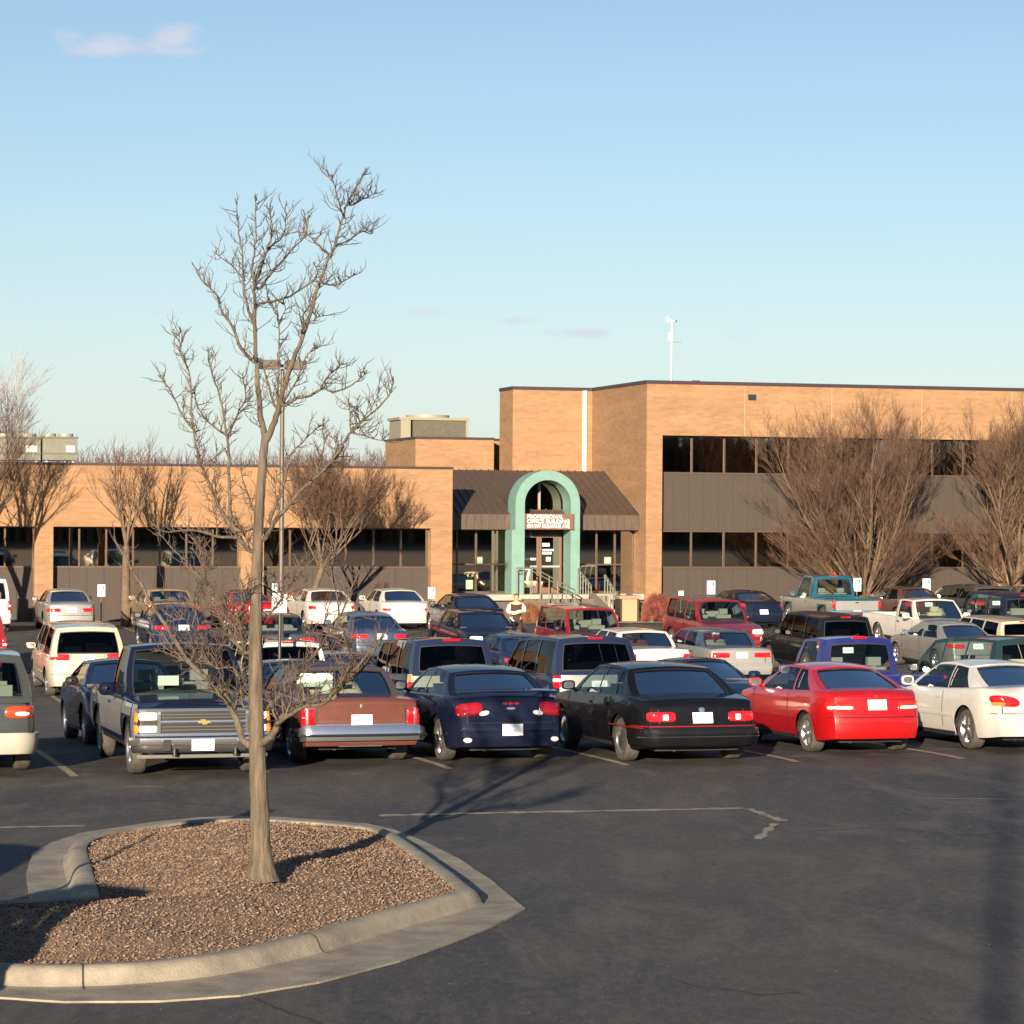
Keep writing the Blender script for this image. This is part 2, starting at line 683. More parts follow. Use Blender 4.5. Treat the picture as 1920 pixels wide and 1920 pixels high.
rb = random.Random(3)
for (a, b) in zip(piers[:-1], piers[1:]):
    u0, u1 = a[1], b[0]
    n = max(2, round((u1 - u0) / 1.05))
    window_band(u0, u1, VL + REC, zs_, zh, n)
    panel_band(u0, u1, VL + REC - .02, GB - .05, zs_)
    shell(u0, u1, VL + REC, zs_, zh)
    for i in range(n):
        if rb.random() < .4:
            bu = lerp(u0, u1, i / n)
            blinds.box(bu + .08, bu + (u1 - u0) / n - .08, VL + REC + .16, VL + REC + .19, zs_ + rb.uniform(.1, .9), zh - .05)
# --- tall block
zt = Z(1212, 719, VT)
zh2 = Z(1242, 816, VT)
z_a = Z(1242, 888, VT)
z_b = Z(1242, 995, VT)
z_c = Z(1242, 1066, VT)
uT0 = U(1211, VT)
uT1 = U(2760, VT)
tp = [(uT0, U(1241, VT)), (U(1545, VT), U(1578, VT)), (U(1872, VT), U(1911, VT)), (U(2210, VT), U(2245, VT)), (U(2560, VT), uT1)]
wb = MB()
js = [U(1395, VT), U(1558, VT), U(1727, VT), U(1896, VT), U(2065, VT), U(2240, VT), U(2400, VT)]
xs = [uT0] + js + [uT1]
for a, b in zip(xs[:-1], xs[1:]):
    wb.box(a + (.012 if a != uT0 else 0), b - (.012 if b != uT1 else 0), VT, VT + .45, zh2, zt)
for (a, b) in tp:
    wb.box(a, b, VT, VT + .45, GB - .05, zh2)
VB = 105.2
wb.box(uT0, uT0 + .4, VT + .45, VB, GB - .05, zt)                # side wall facing the entrance
uB0 = U(960, VB)
wb.box(uB0, uT0, VB, VB + .4, GB, zt)               # back wall above the awning
wb.box(uB0, uB0 + .4, VB + .4, VB + 2.0, GB, zt)
wb.box(uB0 + .4, uT1, VB + 1.6, VB + 2.0, GB, zt)
bpart(wb, 'wall', M_BRICK)
wb = MB()
for j in js:
    wb.box(j - .012, j + .012, VT + .02, VT + .45, zh2 + .01, zt)
bpart(wb, 'expansion_joint', mat('joint', (.62, .42, .25), .8))
wb = MB()
wb.box(uT0 + .4, uT1, VT + .45, VB + 1.6, zt - .9, zt - .3)
wb.box(uT0 + .4, uT1, VT + 3.8, VB + 1.6, GB, zt - .9)
bpart(wb, 'roof', M_PANEL)
wb = MB()
e = .035
wb.box(uT0 - e, uT1, VT - e, VT + .5, zt, zt + .13)
wb.box(uT0 - e, uT0 + .45, VT + .5, VB - e, zt, zt + .13)
wb.box(uB0 - e, uT0 + .45, VB - e, VB + .45, zt, zt + .13)
wb.box(uB0 - e, uB0 + .45, VB + .45, VB + 2.03, zt, zt + .13)
bpart(wb, 'coping', M_COPING)
for (a, b) in zip(tp[:-1], tp[1:]):
    u0, u1 = a[1], b[0]
    n = max(2, round((u1 - u0) / 1.35))
    window_band(u0, u1, VT + REC, z_a, zh2, n)
    panel_band(u0, u1, VT + REC - .02, z_b, z_a)
    window_band(u0, u1, VT + REC, z_c, z_b, n)
    panel_band(u0, u1, VT + REC - .02, GB - .05, z_c)
    shell(u0, u1, VT + REC, z_a, zh2)
    shell(u0, u1, VT + REC, z_c, z_b)
ov = MB()
vx, vz = fac(1410, 745, VT)
ov.box(vx - .16, vx + .16, VT - .04, VT, vz - .11, vz + .11)
for i in range(4):
    ov.box(vx - .14, vx + .14, VT - .055, VT - .04, vz - .09 + i * .05, vz - .07 + i * .05)
bpart(ov, 'vent', M_DARK)
# white downpipe / joint on the back wall
wp = MB()
ua, ub = U(1091, VB - .06), U(1098, VB - .06)
wp.box(ua, ub, VB - .1, VB - .003, Z(1095, 888, VB), zt)
bpart(wp, 'downpipe', mat('white_render', (.6, .58, .53), .7))
# --- small upper parts left of the tower
zx = Z(850, 824, 107.5)
wb = MB()
wb.box(U(778, 107.5), U(925, 107.5), 107.5, 113, GB, zx)
wb.box(U(925, 107.5) + .003, U(960, 109) + 1.0, 109, 113, GB, Z(940, 827, 109))
bpart(wb, 'wall', M_BRICK)
wb = MB()
wb.box(U(778, 107.5) - .03, U(925, 107.5) + .03, 107.5 - .03, 113.03, zx, zx + .1)
wb.box(U(925, 107.5) + .035, U(960, 109) + .9, 109 - .03, 113.0, Z(940, 827, 109), Z(940, 827, 109) + .1)
bpart(wb, 'coping', M_COPING)
# --- awning over the entrance: standing seam metal with a vertical valance
VA, VR = 99.0, 103.6
za0 = Z(1150, 994, VA)
za1 = Z(1150, 966, VA)
zrg = Z(1130, 884, VR)
ar0, ar1 = uL1 + .003, uT0 - .003
aw = MB()
aw.quad((ar0, VA, za1), (ar1, VA, za1), (ar1, VR, zrg), (ar0, VR, zrg))
aw.quad((ar0, VR, zrg), (ar1, VR, zrg), (ar1, VB, zrg), (ar0, VB, zrg))
aw.quad((ar0, VA, za0), (ar1, VA, za0), (ar1, VA, za1), (ar0, VA, za1))
aw.quad((ar0, VA, za0), (ar0, VA + .6, za0), (ar1, VA + .6, za0), (ar1, VA, za0))
n = 26
for i in range(n + 1):
    uu = lerp(ar0 + .02, ar1 - .02, i / n)
    s0 = Vector((uu, VA, za1))
    s1 = Vector((uu, VR, zrg))
    h = Vector((0, 0, .045))
    w2 = Vector((.014, 0, 0))
    aw.quad(s0 - w2 + h, s0 + w2 + h, s1 + w2 + h, s1 - w2 + h)
    aw.quad(s0 - w2, s0 - w2 + h, s1 - w2 + h, s1 - w2)
    aw.quad(s0 + w2, s1 + w2, s1 + w2 + h, s0 + w2 + h)
    aw.box(uu - .014, uu + .014, VA - .03, VA - .001, za0, za1 + .045)
bpart(aw, 'awning', M_ROOF)
# --- entrance glazing
VG = 99.75
zf = Z(900, 1114, 98.4)
e0, e1 = uL1 + .003, uT0 - .003
c_u = U(1027, 98.3)
HW = (U(1089, 98.3) - U(968, 98.3)) / 2      # outer half width of the arch
RW = .37
for (a, b, n) in ((e0, c_u - HW + RW, 4), (c_u + HW - RW, e1, 4)):
    window_band(a, b, VG, zf, za0 - .002, n, hrail=lerp(zf, za0, .45))
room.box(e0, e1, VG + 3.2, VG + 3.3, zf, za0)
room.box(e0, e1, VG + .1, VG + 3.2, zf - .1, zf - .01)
wp = MB()
wp.box(U(1196, VG), uT0 - .003, VG - .08, VG - .003, zf, za0)
bpart(wp, 'mullion', M_BRONZE)
# things seen through the lobby glass: a pale desk and a blue-grey counter
lob = MB()
lob.box(U(1160, VG), U(1190, VG), VG + .5, VG + .9, zf, Z(1160, 1050, VG))
bpart(lob, 'lobby_screen', mat('lobby_pale', (.58, .66, .58), .8))
lob = MB()
lob.box(U(928, VG), U(955, VG), VG + .5, VG + .9, zf, Z(930, 1076, VG))
bpart(lob, 'lobby_counter', mat('lobby_blue', (.16, .28, .33), .8))
for (px, py, w, h) in ((898, 1052, 14, 16), (1139, 1052, 14, 16), (880, 1096, 14, 18)):
    a, zq = fac(px, py, VG)
    nb = MB()
    nb.box(a - w / 100, a + w / 100, VG - .02, VG - .005, zq - h / 100, zq + h / 100)
    bpart(nb, 'notice', mat('notice_paper', (.26, .32, .25), .8))
# --- teal arch
zs = Z(1028, 945, 98.3)
ztop_ = Z(1028, 881, 98.3)
ro = HW
ri = HW - RW
V0, V1 = 98.3, 99.25


def arch_ring(mb, ro, ri, v0, v1, zc, z0, cu_, k=28):
    out, inn = [], []
    for i in range(k + 1):
        a = math.pi * i / k
        out.append((cu_ + ro * math.cos(a), zc + ro * math.sin(a)))
        inn.append((cu_ + ri * math.cos(a), zc + ri * math.sin(a)))
    out = [(cu_ + ro, z0)] + out + [(cu_ - ro, z0)]
    inn = [(cu_ + ri, z0)] + inn + [(cu_ - ri, z0)]
    mb.grid([[(p[0], v0, p[1]) for p in inn], [(p[0], v0, p[1]) for p in out]])
    mb.grid([[(p[0], v1, p[1]) for p in inn], [(p[0], v1, p[1]) for p in out]], flip=True)
    mb.grid([[(p[0], v0, p[1]) for p in out], [(p[0], v1, p[1]) for p in out]])
    mb.grid([[(p[0], v0, p[1]) for p in inn], [(p[0], v1, p[1]) for p in inn]], flip=True)
    for s_ in (1, -1):
        a, b = sorted((cu_ + s_ * ri, cu_ + s_ * ro))
        mb.quad((a, v0, z0), (b, v0, z0), (b, v1, z0), (a, v1, z0))


ar = MB()
arch_ring(ar, ro, ri, V0, V1 + .1, zs, za0, c_u)
arch = bpart(ar, 'arch', M_TEAL, smooth=True, angle=30)
for (a, b) in ((c_u - ro - .14, c_u - ri), (c_u + ri, c_u + ro)):
    ar = MB()
    ar.box(a, b, V0 + .003, V1, zf, za0 - .003)
    bpart(ar, 'arch_leg', M_TEAL)
# brown dormer barrel behind the arch
ar = MB()
arch_ring(ar, ro - .10, ro - .30, V1 + .105, VR + .2, zs, za1, c_u)
bpart(ar, 'dormer', M_ROOF, smooth=True, angle=30)
VD = V1 + .25
# arch window
w = MB()
pts = [(c_u + (ri - .003) * math.cos(math.pi * i / 24), VD, zs + (ri - .003) * math.sin(math.pi * i / 24)) for i in range(25)]
zsg = Z(1028, 975, 98.3)
pts += [(c_u - ri + .003, VD, zsg), (c_u + ri - .003, VD, zsg)]
w.poly(pts)
aw_ = bpart(w, 'arch_window', M_BGLASS)
f = MB()
f.box(c_u - .035, c_u + .035, VD - .06, VD - .004, zsg, zs + ri - .01)
f.box(c_u - ri + .003, c_u + ri - .003, VD - .06, VD - .004, zsg - .22, zsg)
f.build('frame', mat('arch_frame', (.30, .27, .20), .5), aw_, off=boff)
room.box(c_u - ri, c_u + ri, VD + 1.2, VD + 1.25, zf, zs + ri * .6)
# doors
zd = Z(1028, 1001, 98.3) - .05
ft = MB()
ft.box(c_u - ri + .004, c_u + ri - .004, VD - .05, VD + .02, zd, zsg - .223)
bpart(ft, 'transom', M_DARK)
for k in (0, 1):
    a = c_u - ri + .01 if k == 0 else c_u + .005
    b = c_u - .005 if k == 0 else c_u + ri - .01
    d = MB()
    fw = .09
    d.box(a, a + fw, VD - .05, VD, zf + .01, zd - .01)
    d.box(b - fw, b, VD - .05, VD, zf + .01, zd - .01)
    d.box(a + fw, b - fw, VD - .05, VD, zd - .01 - fw, zd - .01)
    d.box(a + fw, b - fw, VD - .05, VD, zf + .01, zf + .22)
    do = bpart(d, 'door', mat('door_frame', (.16, .09, .06), .5))
    gl_ = MB()
    gl_.box(a + fw, b - fw, VD - .03, VD - .02, zf + .22, zd - .01 - fw)
    gl_.build('pane', M_BGLASS, do, off=boff)
    hb = MB()
    hb.box(a + fw, b - fw, VD - .12, VD - .09, zf + 1.0, zf + 1.07)
    hb.build('handle', M_GALV, do, off=boff)
    st = MB()
    if k == 0:
        st.box(a + .1, b - .12, VD - .036, VD - .031, zf + 1.28, zf + 1.36)
    else:
        st.box(a + .13, a + .42, VD - .036, VD - .031, zd - .45, zd - .32)
        st.box(a + .13, a + .58, VD - .036, VD - .031, zd - .62, zd - .55)
        st.box(a + .13, a + .50, VD - .036, VD - .031, zd - .75, zd - .66)
        st.box(a + .28, a + .46, VD - .036, VD - .031, zd - 1.02, zd - .86)
    st.build('door_notice', M_LETTER, do, off=boff)
# sign
s0, zz1 = fac(985, 963, 98.2)
s1, zz0 = fac(1075, 993, 98.2)
sg = MB()
sg.box(s0, s1, 98.16, 98.26, zz0, zz1)
sign = bpart(sg, 'sign', mat('sign_brown', (.15, .075, .05), .6))
hh = (zz1 - zz0)
for i, (t, w_) in enumerate((("PROFESSIONAL", .80), ("OFFICE BUILDING", .94), ("634 SW MULVANE AVE", .94))):
    o = text_mb(t, .2, .004, M_LETTER, 'lettering', sign, (0, 0, 0), sx=1)
    o.location = (s0 + .06 - boff[0], 98.15 - boff[1], zz1 - hh * (.30 + .30 * i) - boff[2])
    bb = [v.co.x for v in o.data.vertices]
    wid = max(bb) - min(bb)
    for v in o.data.vertices:
        v.co.x = (v.co.x - min(bb)) * ((s1 - s0 - .12) * w_ / wid)
    for v in o.data.vertices:
        pass
# room, blinds
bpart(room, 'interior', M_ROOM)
bpart(blinds, 'blind', M_BLIND)
# --- landing, stairs and walls in front of the entrance
ld = MB()
l0 = uL1 + .01
ls = U(958, 97.9)
vl0 = 97.75
ld.box(l0, c_u + ro + .2, vl0, VG - .02, zf - .22, zf)
ld.box(c_u + ro + .2, uT0 - .01, VT + .1, VG - .02, zf - .22, zf)
lo = bpart(ld, 'landing', M_CONC2)
lw = MB()
lw.box(l0 + .05, c_u + ro + .1, vl0 + .25, VG - .1, GB - .02, zf - .222)
lw.box(c_u + ro + .1, uT0 - .03, VT + .3, VG - .1, GB - .02, zf - .222)
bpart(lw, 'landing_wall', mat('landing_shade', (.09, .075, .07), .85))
stp = MB()
sa, sb = c_u - ro + .1, c_u + ro + .3
ns = 5
rise = (zf - GB) / (ns + 1)
for i in range(ns):
    zt_ = zf - rise * (i + 1)
    stp.box(sa, sb, vl0 - .34 * (i + 1), vl0 - .34 * i - .002, GB - .02, zt_)
bpart(stp, 'stairs', mat('step_concrete', (.11, .095, .075), .9, var=.2, vscale=3))
# sloping side walls running down to the right
for (ua, ub_, hb_) in ((sb + .02, sb + .24, 0.0), (sb + 1.5, sb + 1.7, 0.0)):
    sw = MB()
    va, vb = vl0 - 2.6, vl0 + .3
    prof = [(va, GB - .02), (vb, GB - .02), (vb, zf + .05), (va, GB + .25)]
    sw.poly([(ua, p[0], p[1]) for p in prof])
    sw.poly([(ub_, p[0], p[1]) for p in prof][::-1])
    for i in range(4):
        p, q = prof[i], prof[(i + 1) % 4]
        sw.quad((ua, p[0], p[1]), (ub_, p[0], p[1]), (ub_, q[0], q[1]), (ua, q[0], q[1]))
    so_ = bpart(sw, 'stair_wall', mat('step_wall', (.17, .145, .11), .9, var=.15, vscale=3))
    recalc(so_)
# ramp from the arch down to the right, between walls
rp = MB()
ra, rb_ = sb + .25, U(1160, 96.4)
prof = [(ra, GB - .02), (rb_, GB - .02), (rb_, GB + .12), (ra, zf - .02)]
for v_ in (96.4, 97.65):
    rp.poly([(p[0], v_, p[1]) for p in (prof if v_ < 97 else prof[::-1])])
for i in range(4):
    p, q = prof[i], prof[(i + 1) % 4]
    rp.quad((p[0], 96.4, p[1]), (p[0], 97.65, p[1]), (q[0], 97.65, q[1]), (q[0], 96.4, q[1]))
ro_ = bpart(rp, 'ramp', M_CONC2)
recalc(ro_)


# --- handrails (things of their own)
def railing(name, pts, h, nb, label, group='steel handrails in front of the entrance', mid=True):
    """pts: two end points (u, v, z of foot)"""
    a, b = Vector(pts[0]), Vector(pts[1])
    base = L(a.x, a.y, a.z)
    t = empty(name, base, TH, label, 'railing', group)
    A = Vector((0, 0, 0))
    B = b - a
    H = Vector((0, 0, h))
    m = MB()
    m.tube([A + H, B + H], .028, 8)
    m.tube([A + H * .86, B + H * .86], .022, 6)
    m.build('top_rail', mat('rail_steel', (.15, .15, .125), .5, .3), t, smooth=True)
    for i in range(nb):
        q = A.lerp(B, i / (nb - 1))
        m = MB()
        m.tube([q + Vector((0, 0, -.02)), q + H], .024, 6)
        m.build('post', mat('rail_steel', (.15, .15, .125), .5, .3), t, smooth=True)
    return t


railing('handrail', ((c_u - ro - .05, vl0 + .15, zf), (c_u - ro + .5, vl0 + .15, zf)), 1.0, 3, 'short steel handrail on the landing against the left leg of the teal arch')
railing('handrail', ((c_u - ro + .55, vl0 + .1, zf), (c_u + .45, vl0 - 1.6, GB + .12)), 1.05, 6, 'steel handrail sloping down the middle of the steps below the arch doors')
railing('handrail', ((c_u + ro - .2, 97.9, zf), (rb_ - .6, 97.9, GB + .3 + .02)), 1.0, 6, 'long steel handrail sloping down to the right past the lobby window')
railing('handrail', ((c_u + ro + .4, 96.36, zf - .15), (rb_, 96.36, GB)), .95, 6, 'front handrail of the ramp that ends at the brown edged bin enclosure')

# brick pier with a dark frame
pu0, pz1 = fac(1163, 1118, 95.7)
pu1, pz0 = fac(1198, 1158, 95.7)
pz0 = G(96)
t = empty('bin_enclosure', L((pu0 + pu1) / 2, 96.0, pz0), TH, 'bin enclosure with pale tan face and dark brown frame beside the round red bush', 'bin')
w2 = (pu1 - pu0) / 2
m = MB()
m.box(-w2 + .07, w2 - .07, -.28, .3, 0.02, pz1 - pz0 - .1)
m.build('panel', mat('bin_panel', (.38, .26, .15), .8), t)
m = MB()
m.box(-w2, -w2 + .068, -.32, .34, 0, pz1 - pz0 - .1)
m.box(w2 - .068, w2, -.32, .34, 0, pz1 - pz0 - .1)
m.build('frame', mat('bin_frame', (.05, .03, .02), .6), t)
m = MB()
m.box(-w2 - .05, w2 + .05, -.36, .38, pz1 - pz0 - .098, pz1 - pz0 + .02)
m.build('lid', mat('bin_lid', (.30, .20, .14), .6), t)

# --- pavement along the building
pv = MB()
pv.grid([[L(u, v, -.39 + .012 + (.0 if v > 94.2 else 0)) for u in (-30, 0, 30, 80)] for v in (94.2, 97.4)])
pvo = pv.build('pavement', M_CONC2)
recalc(pvo)
tag(pvo, kind='structure')


# ------------------------------------------------------------------ things on the roofs
def roof_unit(name, px0, px1, py0, py1, v, label, style, zroof, group):
    u0, z1 = fac(px0, py0, v)
    u1, z0 = fac(px1, py1, v)
    t = empty(name, L((u0 + u1) / 2, v + 1.1, zroof), TH, label, 'rooftop unit', group)
    w = (u1 - u0) / 2
    z0 -= zroof
    z1 -= zroof
    m = MB()
    if style == 'chiller':
        m.box(-w, w, -1.1, 1.1, z0 + .18, z1 - .12)
        m.build('housing', M_UNIT, t)
        m = MB()
        m.box(-w - .03, w + .03, -1.13, 1.13, z1 - .12, z1 - .04)
        m.box(-w - .02, w + .02, -1.13, -1.103, z0 + .42, z0 + .46)
        m.build('trim', mat('unit_trim', (.10, .11, .085), .6), t)
        for k in (-1, 1):
            m = MB()
            m.cyl((k * w * .5, 0, z1 - .04), (0, 0, 1), w * .44, .14, 20)
            m.build('fan_cowl', mat('unit_cowl', (.24, .24, .19), .5), t, smooth=True)
        m = MB()
        m.box(w * .35, w * .85, -1.125, -1.103, z0 + .5, z0 + .74)
        m.build('nameplate', mat('unit_plate', (.7, .68, .6), .5), t)
    else:
        m = MB()
        m.box(-w + .62, w - .1, -1.1, 1.1, z0 + .1, z1 - .14)
        m.build('coil_panel', M_UNITD, t)
        m = MB()
        m.box(-w + .05, -w + .5, -1.15, 1.0, z0 + .1, z1 - .14)
        m.box(w - .1, w, -1.15, 1.1, z0 + .1, z1 - .14)
        m.box(-w - .02, w + .03, -1.18, 1.15, z1 - .14, z1 - .02)
        m.build('housing', mat('unit_cream', (.24, .215, .16), .6), t)
        m = MB()
        m.cyl((0, 0, z1 - .02), (0, 0, 1), w * .62, .13, 20)
        m.build('fan_cowl', mat('unit_cowl', (.24, .24, .19), .5), t, smooth=True)
    for sx in (-1, 1):
        for sy in (-1, 1):
            m = MB()
            m.box(sx * (w - .16) - .04, sx * (w - .16) + .04, sy * .95 - .04, sy * .95 + .04, 0, z0 + (.18 if style == 'chiller' else .1))
            m.build('leg', M_GALV, t)


zlr = zr - .25
roof_unit('rooftop_unit', 80, 145, 816, 872, 104, 'grey green rooftop unit with white plate, right of the pair at the left', 'chiller', zlr, 'rooftop units')
roof_unit('rooftop_unit', -10, 76, 816, 872, 104, 'grey green rooftop unit half hidden by twigs at the left edge of the roof', 'chiller', zlr, 'rooftop units')
roof_unit('rooftop_unit', 749, 877, 781, 846, 114.5, 'boxy beige cooling unit on legs behind the small brick roof block', 'cooler', zlr, 'rooftop units')
# anemometer mast
mu, _ = fac(1259, 700, 100)
t = empty('weather_mast', L(mu, 100, zt - .3), TH, 'thin grey mast with a wind vane and white instruments on the tall roof', 'mast')
hm = Z(1259, 603, 100) - (zt - .3)
m = MB()
m.tube([(0, 0, 0), (0, 0, hm)], [.045, .03], 6)
m.build('pole', M_GALV, t, smooth=True)
m = MB()
m.tube([(-.16, 0, hm + .06), (.14, 0, hm + .02)], [.025, .02], 6)
m.box(-.24, -.1, -.01, .01, hm - .02, hm + .14)
m.build('wind_vane', M_WHITE, t)
m = MB()
m.cyl((.16, 0, hm - .02), (0, 0, 1), .05, .08, 8)
m.build('cup', M_DARK, t)
m = MB()
m.cyl((-.09, 0, hm - .75), (0, 0, 1), .06, .32, 10)
m.build('radiation_shield', M_WHITE, t)
m = MB()
m.tube([(0, 0, hm - .8), (.4, 0, hm - .8)], .015, 6)
m.build('cross_arm', M_GALV, t)
vu, _ = fac(1305, 700, 101)
m = MB()
m.cyl((0, 0, 0), (0, 0, 1), .1, .55, 10)
m.cyl((0, 0, .5), (0, 0, 1), .16, .1, 10)
o = m.build('roof_vent', M_DARK, None, loc=L(vu, 101, zt - .3))
tag(o, 'small dark vent cap peeping over the tall roof near the mast', 'roof vent')
# ------------------------------------------------------------------ vehicles
def sstep(t):
    t = max(0., min(1., t))
    return t * t * (3 - 2 * t)


STY = {
    'sedan': dict(L=4.75, W=1.78, H=1.40, sill=.21, R=.315, ax=(-1.32, 1.42), top=[(-2.38, .90), (-2.28, .955), (-1.6, .99), (-.5, .965), (1.05, .94), (1.6, .87), (2.1, .76), (2.38, .64)],
                  roff=[(.2, .05), (.34, .0), (.56, .0), (.62, .035), (.95, .11)], foff=[(.2, .05), (.35, 0), (.5, 0), (.66, .10)], bow=(.13, .2), gl=(-1.72, -1.0, .3, 1.12), gw=(.81, .60),
                  wins=[(-1.32, -.34, -.88, -.3), (-.24, .86, -.22, .24)], rw=(.86, .06, .93), pa=.05, pb=.13, round=.022, zc=.05),
    'boxy': dict(L=5.0, W=1.84, H=1.40, sill=.24, R=.32, ax=(-1.45, 1.45), top=[(-2.5, .90), (-2.45, .95), (-1.5, .97), (1.15, .95), (2.3, .86), (2.5, .80)],
                 roff=[(.24, .02), (.34, -.03), (.52, -.03), (.56, .03), (.9, .05)], foff=[(.24, .02), (.34, -.03), (.54, -.03), (.6, .03), (.9, .04)], bow=(.05, .05), gl=(-1.5, -1.05, .42, 1.12), gw=(.82, .66),
                 wins=[(-1.12, -.32, -.92, -.3), (-.22, .9, -.2, .36)], rw=(.86, .08, .90), pa=.02, pb=.05, round=.015, zc=.02),
    'coupe': dict(L=4.45, W=1.72, H=1.36, sill=.20, R=.30, ax=(-1.28, 1.34), top=[(-2.22, .90), (-2.12, .965), (-1.7, .985), (-.5, .94), (1.0, .92), (1.5, .85), (1.95, .74), (2.22, .60)],
                  roff=[(.2, .05), (.34, .0), (.56, .0), (.62, .03), (.95, .10)], foff=[(.2, .05), (.35, 0), (.5, 0), (.66, .12)], bow=(.14, .22), gl=(-1.72, -.82, .22, 1.08), gw=(.78, .56),
                  wins=[(-1.28, -.62, -.72, -.5), (-.56, .84, -.44, .16)], rw=(.86, .05, .93), pa=.05, pb=.15, round=.024, zc=.05),
    'suv': dict(L=4.65, W=1.80, H=1.72, sill=.30, R=.35, ax=(-1.35, 1.42), top=[(-2.33, 1.02), (-2.25, 1.06), (.9, 1.06), (1.0, 1.05), (1.9, 1.0), (2.33, .88)],
                roff=[(.3, .02), (.38, -.04), (.58, -.04), (.62, .03), (1.1, .06)], foff=[(.3, .02), (.38, -.03), (.6, -.03), (.66, .04), (1.0, .06)], bow=(.06, .09), gl=(-2.24, -2.06, .45, .98), gw=(.83, .70),
                wins=[(-2.0, -1.16, -1.92, -1.16), (-1.06, -.26, -1.06, -.26), (-.16, .78, -.16, .40)], rw=(.86, .10, .84), pa=.02, pb=.07, round=.02, zc=.03),
    'van': dict(L=4.85, W=1.88, H=1.74, sill=.24, R=.33, ax=(-1.5, 1.45), top=[(-2.42, .98), (-2.35, 1.02), (.5, 1.0), (1.5, .97), (2.0, .86), (2.42, .66)],
                roff=[(.24, .03), (.36, .0), (.56, .0), (.62, .04), (1.05, .09)], foff=[(.2, .05), (.35, 0), (.5, 0), (.66, .14)], bow=(.10, .24), gl=(-2.30, -2.06, .62, 1.5), gw=(.87, .70),
                wins=[(-2.05, -1.02, -1.92, -1.02), (-.94, -.02, -.94, -.02), (.06, 1.22, .06, .54)], rw=(.86, .10, .86), pa=.03, pb=.12, round=.03, zc=.05),
    'pickup': dict(L=5.4, W=1.90, H=1.78, sill=.36, R=.37, ax=(-1.62, 1.72), top=[(-2.7, 1.04), (-2.66, 1.06), (.9, 1.06), (1.25, 1.05), (2.3, 1.02), (2.7, .96)],
                   roff=[(.3, .06), (.5, .04), (.6, .03), (1.1, .04)], foff=[(.3, .10), (.58, .07), (.9, .06), (1.05, .09)], bow=(.02, .05), gl=(-.52, -.42, .62, 1.18), gw=(.84, .69),
                   wins=[(-.2, .92, -.2, .52)], rw=(.84, .12, .86), pa=.01, pb=.03, round=.02, zc=.03, bed=(-2.62, -.62, .62)),
}


LEN = {}


